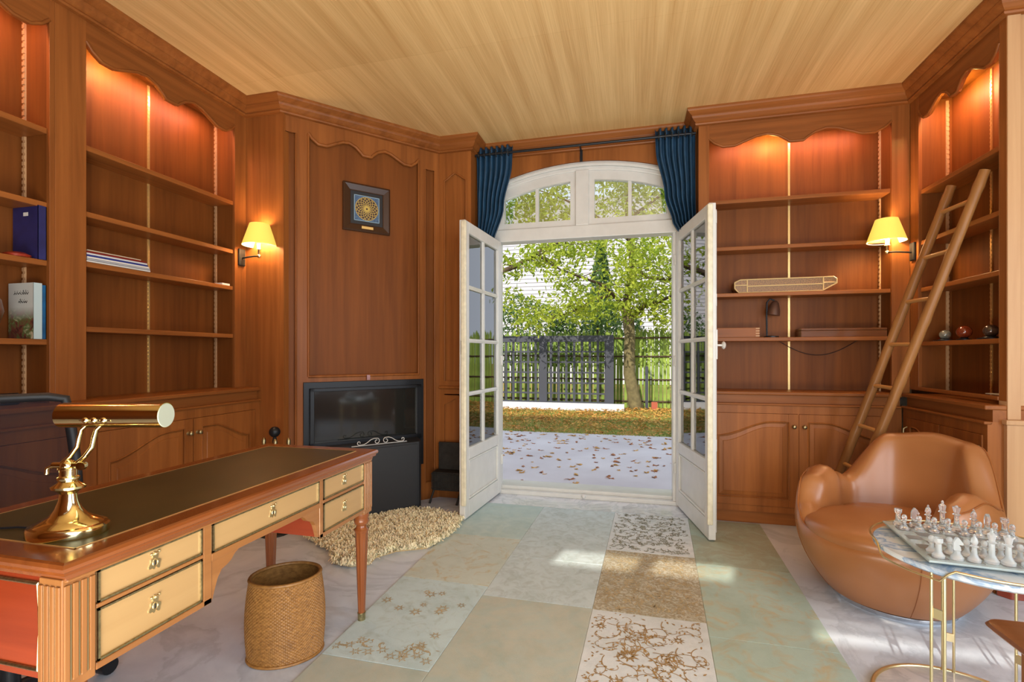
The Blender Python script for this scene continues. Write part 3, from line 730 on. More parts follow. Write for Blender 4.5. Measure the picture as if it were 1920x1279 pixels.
mr = nd(nt, 'ShaderNodeMapRange'); mr.inputs[1].default_value = .09; mr.inputs[2].default_value = .15; nt.links.new(sp.outputs[2], mr.inputs[0])
mx = nd(nt, 'ShaderNodeMix'); mx.data_type = 'RGBA'; nt.links.new(mr.outputs[0], mx.inputs[0]); nt.links.new(cc2, mx.inputs[6]); mx.inputs[7].default_value = srgb(196, 198, 192)
nt.links.new(mx.outputs[2], b.inputs['Base Color'])
t = book('cookbook with white cover, food photo and dark script title, in the near left bookcase', -2.862, -2.70, 1.655, 1.688, 1.273, .262, m, plain('pale_spine', srgb(176, 196, 200), .4))
q = MB()
for (zz, xs) in ((.215, (-.045, .05)), (.175, (-.015, .04))):     # two lines of cursive script
    x = xs[0]
    while x < xs[1]:
        wv = R.uniform(.010, .018)
        flat_ribbon(q, [(x + wv * i / 6, zz + .005 * math.sin(i * PI / 3 + x * 60) - .002) for i in range(7)], .0035, off=-.0172)
        if R.random() < .7: flat_ribbon(q, [(x + wv * .5, zz + .008), (x + wv * .5 + .003, zz + .010)], .003, off=-.0172)
        if R.random() < .35: flat_ribbon(q, [(x + wv, zz), (x + wv - .002, zz + .014)], .003, off=-.0172)
        x += wv + .002
q.build('title', M['black_mat'], t)
book('slim teal blue book right of the cookbook', -2.86, -2.705, 1.690, 1.708, 1.273, .255, plain('teal_cover', srgb(20, 84, 130), .4, var=.5, vscale=8))
t = book('large dark blue folder book with white label in the near left bookcase', -2.862, -2.70, 1.672, 1.706, 1.648, .252, plain('navy_cover', srgb(34, 38, 92), .4, var=.2))
MB().box(-.012, .018, -.018, -.0172, .205, .222).build('label', M['paper'], t)
o = MB().lathe([(0, 0), (.045, 0), (.05, .01), (.03, .02), (.0, .022)], 12).build('red_ornament', plain('red_glaze', srgb(150, 48, 26), .4), smooth=60); o.location = (-2.74, 1.615, 1.648); tag(o, 'small red ornament beside the dark blue folder', 'ornament')
o = MB().lathe([(0, 0), (.045, 0), (.05, .01), (.085, .06), (.10, .12), (.092, .17), (.055, .22), (.03, .245), (.034, .265), (0, .262)], 28).build('vase', plain('brown_glaze', srgb(104, 58, 34), .3, coat=.4), smooth=60); o.location = (-2.775, 1.475, 1.273); tag(o, 'round brown glazed vase left of the cookbook', 'vase')
t = thing('paper_roll', 'white rolled paper tube with black end lying on the cabinet top', 'paper roll', (-2.77, 1.50, .997), 1.5)
MB().tube([(-.13, 0, 0), (.06, 0, 0)], .026, 20).build('roll', M['paper'], t, smooth=60)
MB().tube([(.06, 0, 0), (.13, 0, 0)], .027, 20).build('end_cap', M['black_mat'], t, smooth=60)

# front bookcase objects
YS = YF + .03
def fx(px, y=YS): return on_y(px, 600, y).x
t = thing('inlaid_case', 'long angular inlaid wooden case with pale edges on the front bookcase', 'case', ((fx(1378) + fx(1570)) / 2, YS + .06, 1.65))
hw = (fx(1570) - fx(1378)) / 2
MB().prism([(-hw, .035), (-hw + .03, .0), (hw - .09, .0), (hw, .055), (hw, .085), (hw - .02, .10), (-hw + .04, .098), (-hw, .08)], -.05, .06, 'y').build('body', plain('inlay_pattern', srgb(134, 96, 50), .4, var=.75, vscale=160), t, bevel=.002)
q = MB()
for (p0, p1) in (((-hw, .080), (-hw + .04, .098)), ((-hw + .04, .098), (hw - .02, .10)), ((hw - .02, .10), (hw, .085)), ((-hw + .03, .004), (hw - .09, .004)), ((hw - .09, .004), (hw, .055)), ((-hw, .035), (-hw + .03, .002)), ((-hw, .035), (-hw, .08)), ((hw, .055), (hw, .085)), ((-hw + .085, .004), (-hw + .085, .097)), ((hw - .085, .008), (hw - .085, .098)), ((-hw, .058), (-hw + .085, .058)), ((hw - .085, .06), (hw, .06)), ((-hw + .085, .05), (hw - .085, .052))):
    q.tube([(p0[0], -.052, p0[1]), (p1[0], -.052, p1[1])], .0042, 6)
q.build('inlay_edging', plain('bone_inlay', srgb(212, 184, 130), .3), t)
t = thing('wooden_box', 'short cherry wooden box with dovetailed corner on the front bookcase lower shelf', 'box', ((fx(1348) + fx(1418)) / 2, YS + .06, 1.325))
hw = (fx(1418) - fx(1335)) / 2
MB().box(-hw, hw, -.05, .07, 0, .072).build('body', M['wood_h'], t, bevel=.002)
q = MB()
for k in range(4): q.box(hw - .025, hw + .0008, -.0510, .0, .008 + .018 * k, .016 + .018 * k)
q.build('dovetail', M['wood_lt'], t)
t = thing('wooden_box', 'long low brown wooden box on the front bookcase lower shelf', 'box', ((fx(1503) + fx(1665)) / 2, YS + .06, 1.325))
hw = (fx(1665) - fx(1503)) / 2
MB().box(-hw, hw, -.05, .07, 0, .045).build('body', M['dark_wood'], t, bevel=.002); MB().box(-hw, hw, -.05, .07, .047, .062).build('lid', M['dark_wood'], t, bevel=.002)
t = thing('desk_lamp', 'small dark folding lamp with bell shade on the front bookcase lower shelf', 'lamp', (fx(1452), YS + .08, 1.325))
MB().lathe([(0, 0), (.05, 0), (.05, .01), (.01, .016), (0, .016)], 20).build('base', M['black'], t, smooth=40)
MB().tube([(-.03, 0, .01), (-.032, 0, .15), (-.030, 0, .26), (-.01, 0, .285), (.02, 0, .275)], .006).build('stem', M['black'], t, smooth=60)
MB().lathe([(.045, -.09), (.040, -.05), (.025, .0), (.012, .015), (0, .018)], 20, M=Matrix.Translation((.025, 0, .255)) @ Matrix.Rotation(.15, 4, 'Y')).build('lamp_shade', plain('bronze_shade', srgb(92, 62, 48), .4, .3), t, smooth=40)
o = MB().tube([on_y(1448 + i * 10, 632 + 34 * math.sin(PI * i / 17), YF + .17) for i in range(18)], .002, 5).build('lamp_cord', M['black_mat'], None, smooth=60); tag(o, 'thin dark cord drooping below the lower shelf of the front bookcase', 'cord')

# stone spheres
cs = [((128, 126, 112), 1772, .030, 'grey stone sphere on black disc stand, leftmost on the right bookcase', (.058, .012)),
      ((120, 48, 24), 1808, .037, 'reddish brown stone sphere on a short turned stand, middle of the three', (.035, .014)),
      ((70, 52, 42), 1858, .034, 'dark brown stone sphere on black disc stand, rightmost of the three', (.056, .014))]
for c, px, r, lab, (br_, bh) in cs:
    p = on_x(px, 620, 1.885)
    t = thing('stone_sphere', lab, 'stone ball', (p.x, p.y, 1.284))
    MB().lathe([(0, 0), (br_, 0), (br_, bh * .5), (br_ * .6, bh * .7), (br_ * .55, bh), (br_ * .4, bh + .003), (0, bh + .001)], 24).build('stand', M['black'], t, smooth=40)
    MB().ball((0, 0, bh + r - .002), r, 24, 14).build('ball', plain('stone_%d' % px, srgb(*c), .12, var=.4, vscale=40, coat=.6), t, smooth=60)
o = MB().box(-.05, .07, -.08, .08, 0, .004).build('paper_sheet', M['paper']); o.location = (1.90, 3.10, .988); tag(o, 'white paper sheet on the bottom board of the right bookcase', 'paper')

# ---------------------------------------------------------------- LADDER
t = thing('bamboo_ladder', 'bamboo library ladder leaning against the right wall bookcase', 'ladder', (1.19, 3.52, 0))
def rail(p0, p1):
    p0, p1 = Vector(p0), Vector(p1); pts = []; rr = []
    n = 56
    for i in range(n + 1):
        s = i / n; pts.append(p0.lerp(p1, s)); k = i % 9
        rr.append((.0285 if k not in (0,) else .0315) * (1 - .18 * s))
    return MB().tube(pts, rr, 12)
ra0, ra1 = (1.194, 3.389, 0), (1.785, 3.07, 2.165); rb0, rb1 = (1.19, 3.667, 0), (1.785, 3.348, 2.175)
rail(ra0, ra1).build('rail', M['bamboo'], t, world=True, smooth=60); rail(rb0, rb1).build('rail', M['bamboo'], t, world=True, smooth=60)
for k in range(8):
    s = .11 + k * .1175
    a = Vector(ra0).lerp(Vector(ra1), s); b2 = Vector(rb0).lerp(Vector(rb1), s + .0)
    MB().tube([a, a.lerp(b2, .5) + Vector((0, 0, .002)), b2], [.013, .011, .013], 10).build('rung', M['bamboo_x'], t, world=True, smooth=60)

# ---------------------------------------------------------------- DESK
DX0, DX1, DY0, DY1 = -1.725, -1.13, .743, 2.005
t = thing('writing_desk', 'long walnut writing desk with green leather top and pale drawer fronts', 'desk', ((DX0 + DX1) / 2, (DY0 + DY1) / 2, 0))
def dbox(*a): return MB().box(*a)
q = MB()
def ringrect(x0, x1, y0, y1, z): return [(x0, y0, z), (x1, y0, z), (x1, y1, z), (x0, y1, z)]
rr = []
for ins, z in ((.018, .728), (.016, .736), (.006, .742), (.006, .748), (.0, .752), (-.002, .760), (.002, .767), (.008, .770)):
    rr.append(ringrect(DX0 + ins, DX1 - ins, DY0 + ins, DY1 - ins, z))
tp = q.rings(rr).build('top', M['desk_top'], t, world=True)
MB().box(DX0 + .07, DX1 - .07, DY0 + .07, DY1 - .07, .7699, .7712).build('leather_inlay', M['inlay'], tp)
tp.children[0].location = -Vector(t.location) * 1.0
q = MB()
gx0, gx1, gy0, gy1 = DX0 + .067, DX1 - .067, DY0 + .067, DY1 - .067
q.box(gx0, gx1, gy0, gy0 + .003, .770, .7716).box(gx0, gx1, gy1 - .003, gy1, .770, .7716).box(gx0, gx0 + .003, gy0, gy1, .770, .7716).box(gx1 - .003, gx1, gy0, gy1, .770, .7716)
g_ = q.build('gilt_line', M['brass_strip'], tp); g_.location = -Vector(t.location)
FX = -1.155                                      # plane of the drawer fronts
BX = DX0 + .025
# frieze bodies
MB().box(BX, FX - .012, .80, 1.125, .505, .729).build('near_pedestal', M['desk_red'], t, world=True)
MB().box(BX, FX - .012, 1.62, 1.95, .505, .729).build('far_pedestal', M['desk_red'], t, world=True)
MB().box(BX, FX - .012, 1.12, 1.625, .625, .729).build('apron', M['desk_red'], t, world=True)
q = MB()
q.box(FX - .012, FX, .824, 1.93, .722, .729).box(FX - .012, FX, .824, 1.102, .636, .646).box(FX - .012, FX, .824, 1.129, .500, .516)
q.box(FX - .012, FX, 1.102, 1.129, .50, .722).box(FX - .012, FX, 1.129, 1.618, .615, .637).box(FX - .012, FX, 1.618, 1.638, .50, .722)
q.box(FX - .012, FX, 1.638, 1.93, .628, .640).box(FX - .012, FX, 1.618, 1.93, .50, .516)
q.build('face_frame', M['desk'], t, world=True, bevel=.002)
# cove moulding under the top
MB().box(FX - .012, FX + .008, DY0 + .018, DY1 - .018, .722, .7285).build('moulding', M['desk'], t, world=True, bevel=.003)
# knee brackets
q = MB()
def bracket(ya, yb):      # from low corner at ya to the apron at yb
    P = [(0, .505), (.05, .508), (.10, .525), (.22, .56), (.35, .578), (.55, .585), (.68, .592), (.80, .606), (1, .617)]
    pts = [(ya + (yb - ya) * u, z) for u, z in P] + [(ya, .617)]
    return [(y, z) for y, z in pts]
for ya, yb in ((1.129, 1.235), (1.618, 1.512)):
    MB().prism(bracket(ya, yb), FX - .020, FX - .003, 'x').build('knee_bracket', M['desk'], t, world=True)
def drawer(y0, y1, z0, z1, xf=FX):
    d = MB().box(xf - .010, xf - .004, y0, y1, z0, z1).build('drawer', M['drawer'], t, world=True)
    q = MB(); w2 = .0045
    for a, b2, c, e in ((y0, y1, z0, z0 + w2), (y0, y1, z1 - w2, z1), (y0, y0 + w2, z0, z1), (y1 - w2, y1, z0, z1)):
        q.box(xf - .004, xf + .001, a, b2, c, e)
    br_ = q.build('drawer_moulding', M['brass_old'], d); br_.location = -Vector(t.location)
    # ornate key plate
    cy, cz = (y0 + y1) / 2, (z0 + z1) / 2
    q = MB()
    ol = []
    for i in range(36):
        a = 2 * PI * i / 36; r = .0155 + .004 * math.cos(3 * a + PI / 2) + .0026 * math.cos(7 * a)
        ol.append((cy + r * math.cos(a) * .85, cz + r * math.sin(a) * 1.25))
    q.prism(ol, xf - .004, xf - .0015, 'x')
    q.ball((xf - .001, cy, cz + .020), .005, 8, 6).ball((xf - .001, cy - .010, cz + .021), .0035, 8, 6).ball((xf - .001, cy + .010, cz + .023), .0035, 8, 6)
    q.tube([(xf - .001, cy + .0065 * math.cos(u * PI / 8), cz - .002 + .009 * math.sin(u * PI / 8)) for u in range(16)], .0015, 6, closed=True)
    e_ = q.build('key_plate', M['brass_soft'], d, smooth=40); e_.location = -Vector(t.location)
    k_ = MB().box(xf - .0016, xf - .0008, cy - .0015, cy + .0015, cz - .008, cz + .003).build('keyhole', M['black_mat'], d); k_.location = -Vector(t.location)
drawer(.828, 1.098, .648, .720); drawer(.828, 1.098, .518, .634)
drawer(1.133, 1.614, .639, .720)
drawer(1.642, 1.926, .642, .720); drawer(1.642, 1.926, .518, .626)
# fluted corner blocks, legs
def block(x0, x1, y0, y1, sx, sy):
    t2 = MB().box(x0, x1, y0, y1, .49, .729).build('corner_block', M['desk_v'], t, world=True, bevel=.002)
    rb = MB(); ins = MB()
    for k in range(4):
        yc = y0 + (y1 - y0) * (k + .5) / 4
        xf = x1 if sx > 0 else x0
        rb.box(min(xf, xf + sx * .004), max(xf, xf + sx * .004), yc - .0055, yc + .0055, .51, .715)
        if k < 3:
            ye = yc + (y1 - y0) / 8; ins.box(min(xf, xf + sx * .0015), max(xf, xf + sx * .0015), ye - .0012, ye + .0012, .512, .713)
        xc = x0 + (x1 - x0) * (k + .5) / 4
        yf = y1 if sy > 0 else y0
        rb.box(xc - .0055, xc + .0055, min(yf, yf + sy * .004), max(yf, yf + sy * .004), .51, .715)
        if k < 3:
            xe = xc + (x1 - x0) / 8; ins.box(xe - .0012, xe + .0012, min(yf, yf + sy * .0015), max(yf, yf + sy * .0015), .512, .713)
    a = rb.build('fluting', M['desk_v'], t2, bevel=.0015); a.location = -Vector(t.location)
    a = ins.build('brass_inlay', M['brass_soft'], t2); a.location = -Vector(t.location)
    cx, cy = (x0 + x1) / 2, (y0 + y1) / 2
    n = 48; rings = []
    prof = [(.016, .0), (.016, .04), (.0155, .041)]
    prof += [(.0155 + (.0285 - .0155) * s, .041 + (.40 - .041) * s) for s in [i / 10 for i in range(11)]]
    fl0 = len(prof)
    prof += [(.031, .408), (.033, .416), (.024, .424), (.022, .434), (.031, .444), (.033, .456), (.030, .466), (.033, .474), (.033, .49)]
    for j, (r, z) in enumerate(prof):
        row = []
        for i in range(n):
            a = 2 * PI * i / n
            rad = r
            if 3 <= j < fl0: rad = r * (1 - .13 * (0.5 + .5 * math.cos(a * 8)))
            row.append((cx + rad * math.cos(a), cy + rad * math.sin(a), z))
        rings.append(row)
    lg = MB().rings(rings[2:]).build('leg', M['leg'], t, world=True, smooth=40)
    c = MB().lathe([(.0125, 0), (.0165, .004), (.017, .034), (.0185, .038), (.018, .042), (0, .042)], 20, (cx, cy, 0)).build('brass_foot', M['brass_old'], lg, smooth=40); c.location = -Vector(t.location)
for x0, x1, sx in ((-1.220, FX, 1), (BX, BX + .065, -1)):
    for y0, y1, sy in ((.757, .823, -1), (1.931, 1.995, 1)):
        block(x0, x1, y0, y1, sx, sy)
for ya, yb in ((.768, .80), (1.95, 1.985)):
    MB().box(BX + .065, -1.22, ya, yb, .505, .729).build('end_panel', M['desk_red'], t, world=True)
q = MB().tube([(BX + .08, .767, .525), (-1.235, .767, .525), (-1.235, .767, .71), (BX + .08, .767, .71), (BX + .08, .767, .525)], .005, 6); q.build('panel_moulding', M['brass_old'], t, world=True)

# brass banker style lamp
LB = on_z(128, 1000, .7712)
t = thing('piano_lamp', 'polished brass piano lamp with cylindrical shade on the desk', 'lamp', (LB.x, LB.y, .7712), YAW); t.scale = (1, 1, .86)
MB().lathe([(.0, 0), (.083, 0), (.085, .004), (.085, .022), (.081, .027), (.073, .029), (.068, .035), (.054, .042), (.040, .052), (.028, .070), (.021, .092), (.018, .112), (.024, .120), (.036, .127), (.037, .133), (.026, .140), (.020, .146), (.024, .152), (.024, .158), (.019, .162), (.019, .178), (.022, .180), (.022, .184), (0, .185)], 48, sy=.78).build('base', M['brass'], t, smooth=35)
MB().tube([(-.035, 0, .190), (.040, 0, .190)], .009, 14).ball((0, 0, .190), .016).build('pivot', M['brass'], t, smooth=60)
q = MB().lathe([(0, 0), (.011, 0), (.011, .007), (0, .008)], 16, M=Matrix.Translation((.040, -.006, .190)) @ Matrix.Rotation(PI / 2, 4, 'X'))
q.tube([(-.035, 0, .188), (-.05, 0, .182), (-.052, 0, .165)], .005); q.build('wing_screw', M['brass'], t, smooth=60)
for dx in (-.010, .026):
    MB().tube([(dx - .01, 0, .192), (dx + .015, 0, .215), (dx + .032, 0, .242), (dx + .036, 0, .268), (dx + .042, 0, .290), (dx + .060, 0, .308), (dx + .072, 0, .318)], .0052, 10).build('arm', M['brass'], t, smooth=60)
MB().tube([(.04, -.01, .318), (.115, -.01, .318)], .007, 12).ball((.055, -.012, .318), .010).ball((.075, -.012, .318), .010).ball((.098, -.012, .318), .010).build('shade_pivot', M['brass'], t, smooth=60)
sz = .318; n = 28
q = MB()
sr = .030
rings = []
for xx in (-.022, .226):
    rings.append([(xx, .012 + sr * math.cos(2 * PI * i / n), sz + .010 + sr / .86 * math.sin(2 * PI * i / n)) for i in range(n)])
q.rings(rings).build('lamp_shade', M['brass'], t, smooth=40)
q = MB(); q.rings([[(x, .012 + r * math.cos(2 * PI * i / n), sz + .010 + r / .86 * math.sin(2 * PI * i / n)) for i in range(n)] for x, r in ((.226, .029), (.2275, .028))]); q.build('shade_end', plain('satin_disc', srgb(170, 176, 160), .4), t, label='pale satin end disc')
q = MB().tube([Vector((-.10, .02, .006)), Vector((-.15, .03, .005)), Vector((-.20, .02, .005)), Vector((-.28, .03, .005))], .003, 6); q.build('cord', M['black_mat'], t, smooth=60)

# ---------------------------------------------------------------- OFFICE CHAIR
t = thing('office_chair', 'black mesh back office chair behind the desk', 'chair', (-1.93, 1.12, 0), -.25)
m, nt, b = newmat('black_mesh'); nt.nodes.remove(b); out = nt.nodes['Material Output']
tr = nd(nt, 'ShaderNodeBsdfTransparent'); df = nd(nt, 'ShaderNodeBsdfDiffuse'); df.inputs[0].default_value = (.02, .022, .03, 1)
mx = nd(nt, 'ShaderNodeMixShader'); mx.inputs[0].default_value = .62
nt.links.new(tr.outputs[0], mx.inputs[1]); nt.links.new(df.outputs[0], mx.inputs[2]); nt.links.new(mx.outputs[0], out.inputs[0]); M['mesh'] = m
# local: forward +x
def backpt(s, v):  # s -1..1 across y, v 0..1 up
    y = s * (.225 + .015 * math.sin(v * PI)); x = -.20 - .10 * v + .05 * (1 - s * s) * -1 + .05; z = .50 + .53 * v
    return Vector((x, y, z))
q = MB().rings([[backpt(-1 + 2 * i / 14, j / 12) for i in range(15)] for j in range(13)], closed=False, cap0=False, cap1=False); q.build('mesh_back', M['mesh'], t, smooth=180)
loop = [backpt(-1, j / 10) for j in range(11)] + [backpt(-1 + 2 * i / 10, 1.02) for i in range(1, 10)] + [backpt(1, 1 - j / 10) for j in range(11)] + [backpt(1 - 2 * i / 10, 0) for i in range(1, 10)]
MB().tube(loop, .018, 10, closed=True, flat=.9).build('back_frame', M['black_mat'], t, smooth=60)
MB().lathe([(0, 0), (.20, 0), (.235, .02), (.24, .05), (.21, .075), (0, .085)], 28, (.02, 0, .43), sy=1.02).build('seat', M['black_mat'], t, smooth=60)
MB().tube([(-.02, 0, .43), (-.15, 0, .40), (-.235, 0, .46), (-.24, 0, .60)], .022).build('back_support', M['black_mat'], t, smooth=60)
for s in (-1, 1):
    MB().tube([(-.12, s * .26, .44), (-.15, s * .275, .58), (-.12, s * .275, .68), (.02, s * .27, .70), (.12, s * .27, .685), (.12, s * .27, .62), (.04, s * .265, .50), (.02, s * .22, .44)], [.016, .016, .02, .024, .022, .015, .015, .014], 10).build('armrest', M['black_mat'], t, smooth=60)
MB().tube([(0, 0, .10), (0, 0, .43)], .026, 14).build('gas_lift', M['black'], t, smooth=60)
for k in range(5):
    a = k * 2 * PI / 5 + .55; c, s = math.cos(a), math.sin(a)
    lg = MB().tube([(0, 0, .12), (.15 * c, .15 * s, .11), (.29 * c, .29 * s, .075)], [.03, .022, .018], 8).build('leg', M['black_mat'], t, smooth=60)
    Mc = Matrix.Translation((.29 * c, .29 * s, .030)) @ Matrix.Rotation(a, 4, 'Z') @ Matrix.Rotation(PI / 2, 4, 'X')
    MB().lathe([(0, -.02), (.030, -.02), (.030, .02), (0, .02)], 16, M=Mc).build('castor', M['black'], lg, smooth=40)

# ---------------------------------------------------------------- WASTE BASKET
pc = on_z(536, 1224, 0)
t = thing('waste_basket', 'oval woven rattan waste basket on the marble floor beside the desk', 'basket', (pc.x, pc.y, 0), .55)
m, nt, b = newmat('rattan'); v = coords(nt, (60, 60, 110)); g = noise(nt, v, 1, 3)
nt.links.new(ramp(nt, g, [(.25, srgb(112, 74, 32)), (.75, srgb(160, 114, 58))]), b.inputs['Base Color']); b.inputs['Roughness'].default_value = .45; M['rattan'] = m
HB = .315; NS = 120; NR = 52
def bas(a, z, off=0):
    s = z / HB; rx = .138 + .012 * math.sin(s * PI) - .006 * s + off; ry = .104 + .010 * math.sin(s * PI) + .006 * s + off
    return (rx * math.cos(a), ry * math.sin(a))
rows = []
for j in range(NR * 2 + 1):
    z = HB * j / (NR * 2); row = []
    for i in range(NS * 2):
        a = 2 * PI * i / (NS * 2); k = j // 2
        bu = .0022 * (1 if ((i // 2 + k) % 2 == 0) else -.4) * (1 if j % 2 else .1)
        row.append(bas(a, z, bu) + (z,))
    rows.append(row)
MB().rings(rows, cap0=True, cap1=False).build('woven_side', M['rattan'], t)
rows = [[bas(2 * PI * i / 60, HB * (1 - j / 10), -.006) + (max(HB * (1 - j / 10), .006),) for i in range(60)] for j in range(11)]
MB().rings(rows, cap0=False, cap1=True).build('lining', M['rattan'], t, smooth=60)
MB().tube([bas(2 * PI * i / 60, HB, -.002) + (HB,) for i in range(60)], .0075, 8, closed=True).build('rim', M['rattan'], t, smooth=60)
MB().tube([bas(2 * PI * i / 60, .006, .001) + (.0065,) for i in range(60)], .006, 8, closed=True).build('foot_ring', M['rattan'], t, smooth=60)

# ---------------------------------------------------------------- RUG
t = thing('patchwork_rug', 'large pale patchwork rug running from the doors across the floor', 'rug', (-.2, 2.0, 0))
XB = [(-1.207, 0), (-.80, .032), (-.27, .036), (.205, .048), (.72, .038)]
def xb(i, y): return XB[i][0] + XB[i][1] * y
ROWS = [[(3.76, 3.06, 'a'), (3.06, 2.40, 'b'), (2.40, 1.70, 'c'), (1.70, .95, 'e'), (.95, .2, 'd')],
        [(3.76, 2.80, 'd'), (2.80, 2.31, 'd'), (2.31, 1.5, 'e'), (1.5, .8, 'c'), (.8, .2, 'b')],
        [(3.76, 3.03, 'f'), (3.03, 2.305, 'g'), (2.305, 1.45, 'f'), (1.45, .8, 'd'), (.8, .2, 'e')],
        [(3.74, 2.95, 'i'), (2.95, 2.2, 'h'), (2.2, 1.3, 'h'), (1.3, .2, 'a')]]
def vine(mb, x, y, a, L_, wd, off, depth=0, tl=None):
    """a curling tendril with leaves, laid flat on the patch"""
    pts = []; k = R.choice((-1, 1)) * R.uniform(2.5, 4.5) / max(L_ * 10, .6); n = 22; cx, cy, ca = x, y, a
    leaves = []
    for i in range(n + 1):
        pts.append((cx, cy)); s = i / n
        ca += k * (1 + 5 * s ** 3) * L_ / n * 6; cx += math.cos(ca) * L_ / n; cy += math.sin(ca) * L_ / n
        if i in (5, 9, 13) : leaves.append((cx, cy, ca))
    ws = [wd * (1 - .45 * i / n) for i in range(n)] + [wd * 1.5]
    tl.append((pts, ws))
    for lx, ly, la in leaves:
        side = R.choice((-1, 1)); a2 = la + side * .9; LL = wd * R.uniform(3.0, 5.5)
        tl.append(([(lx + math.cos(a2) * LL * u / 5, ly + math.sin(a2) * LL * u / 5) for u in range(6)], [wd * .4, wd * 1.6, wd * 2.0, wd * 1.6, wd * .9, wd * .1]))
    if depth < 1:
        p = pts[n // 2]; vine(mb, p[0], p[1], a + R.choice((-1, 1)) * 1.2, L_ * .6, wd * .8, off, depth + 1, tl)
def flower(tl, x, y, r, petals=9):
    for ring, pr in ((1, r), (2, r * .62)):
        for k in range(petals):
            a = 2 * PI * (k + .5 * ring) / petals
            tl.append(([(x + math.cos(a) * pr * (.35 + .65 * u / 4), y + math.sin(a) * pr * (.35 + .65 * u / 4)) for u in range(5)], [r * .05, r * .16, r * .20, r * .14, r * .03]))
def pattern(ci, y0, y1, kind, parent, mat):
    tl = []; ys = (y1, y0); area_ = .5 * (y0 - y1)
    if kind == 'big':
        gx = 8; gy = int((y0 - y1) / .06)
        for i in range(gx):
            for j in range(gy):
                x = xb(ci, y1) + .5 * (i + .5 + R.uniform(-.25, .25)) / gx; y = y1 + (y0 - y1) * (j + .5 + R.uniform(-.25, .25)) / gy
                vine(None, x, y, R.uniform(0, 2 * PI), R.uniform(.13, .19), .0040, 0, 0, tl)
        for (u, v, r) in ((.40, .62, .042), (.80, .80, .026), (.16, .84, .026), (.14, .3, .034), (.7, .28, .036)):
            flower(tl, xb(ci, y1) + .5 * u, y1 + (y0 - y1) * v, r)
    elif kind == 'small':
        for i in range(13):
            for j in range(19):
                x = xb(ci, y1) + .5 * (i + R.uniform(.2, .8)) / 13; y = y1 + (y0 - y1) * (j + R.uniform(.2, .8)) / 19
                vine(None, x, y, R.uniform(0, 2 * PI), R.uniform(.06, .09), .0042, 0, 1, tl)
    elif kind == 'sparse':
        for k in range(16):
            x = xb(ci, y1) + .44 * R.random() + .03; y = y1 + (y0 - y1) * (.08 + .84 * R.random())
            flower(tl, x, y, R.uniform(.02, .034), 7)
        for k in range(10):
            x = xb(ci, y1) + .5 * (k + .5) / 10
            flower(tl, x, y1 + .06 + .02 * math.sin(k * 2), .026, 6); vine(None, x, y1 + .09, R.uniform(0, 6), .08, .004, 0, 1, tl)
    mb = MB(); m_ = .012
    for pts, ws in tl:
        ok = all(xb(ci, p[1]) + m_ < p[0] < xb(ci + 1, p[1]) - m_ and y1 + m_ < p[1] < y0 - m_ for p in pts)
        if ok: flat_ribbon(mb, pts, ws, plane='xy', off=.0085 + .00012 * (tl.index((pts, ws)) % 9))
    o = mb.build('woven_pattern', mat, parent, kind='stuff'); o.location = -Vector(t.location)
for ci, rows_ in enumerate(ROWS):
    for (y0, y1, k) in rows_:
        g = .0008
        P = [(xb(ci, y1) + g, y1 + g), (xb(ci + 1, y1) - g, y1 + g), (xb(ci + 1, y0) - g, y0 - g), (xb(ci, y0) + g, y0 - g)]
        o = MB().prism(P, .0, .008, 'z').build('rug_patch', RG[k], t, world=True, bevel=.002)
        if ci == 2 and y1 == 1.45: pattern(ci, y0, y1, 'big', o, M['scroll'])
        if ci == 2 and y0 == 3.76: pattern(ci, y0, y1, 'small', o, M['scroll_grey'])
        if ci == 2 and y0 == 3.03: pattern(ci, y0, y1, 'small', o, M['scroll_pale'])
        if ci == 0 and y0 == 2.40: pattern(ci, y0, y1, 'sparse', o, M['scroll_pale'])
MB().prism([(xb(0, .2), .2), (xb(4, .2), .2), (xb(4, 3.75), 3.75), (xb(0, 3.75), 3.75)], 0, .005, 'z').build('rug_backing', plain('rug_backing', srgb(170, 170, 156), .9), t, world=True)

# ---------------------------------------------------------------- SHEEPSKIN
ol = [on_z(px, py, 0).to_2d() for px, py in ((575, 1012), (612, 1000), (640, 985), (700, 968), (760, 961), (820, 966), (866, 978), (852, 1000), (805, 1030), (745, 1036), (705, 1048), (692, 1062), (655, 1066), (622, 1060), (632, 1042), (600, 1026))]
def inside(p, poly):
    c = False; n = len(poly)
    for i in range(n):
        a, b2 = poly[i], poly[i - 1]
        if (a.y > p[1]) != (b2.y > p[1]) and p[0] < (b2.x - a.x) * (p[1] - a.y) / (b2.y - a.y) + a.x: c = not c
    return c
cx = sum(p.x for p in ol) / len(ol); cy = sum(p.y for p in ol) / len(ol)
t = thing('sheepskin', 'curly golden cream sheepskin rug lying before the fireplace', 'fur rug', (cx, cy, 0))
MB().prism([(cx + (p.x - cx) * .96, cy + (p.y - cy) * .96) for p in ol], 0, .012, 'z').build('hide', plain('hide', srgb(190, 160, 112), .9), t, world=True)
q = MB(); cnt = 0
xs = [p.x for p in ol]; ys = [p.y for p in ol]
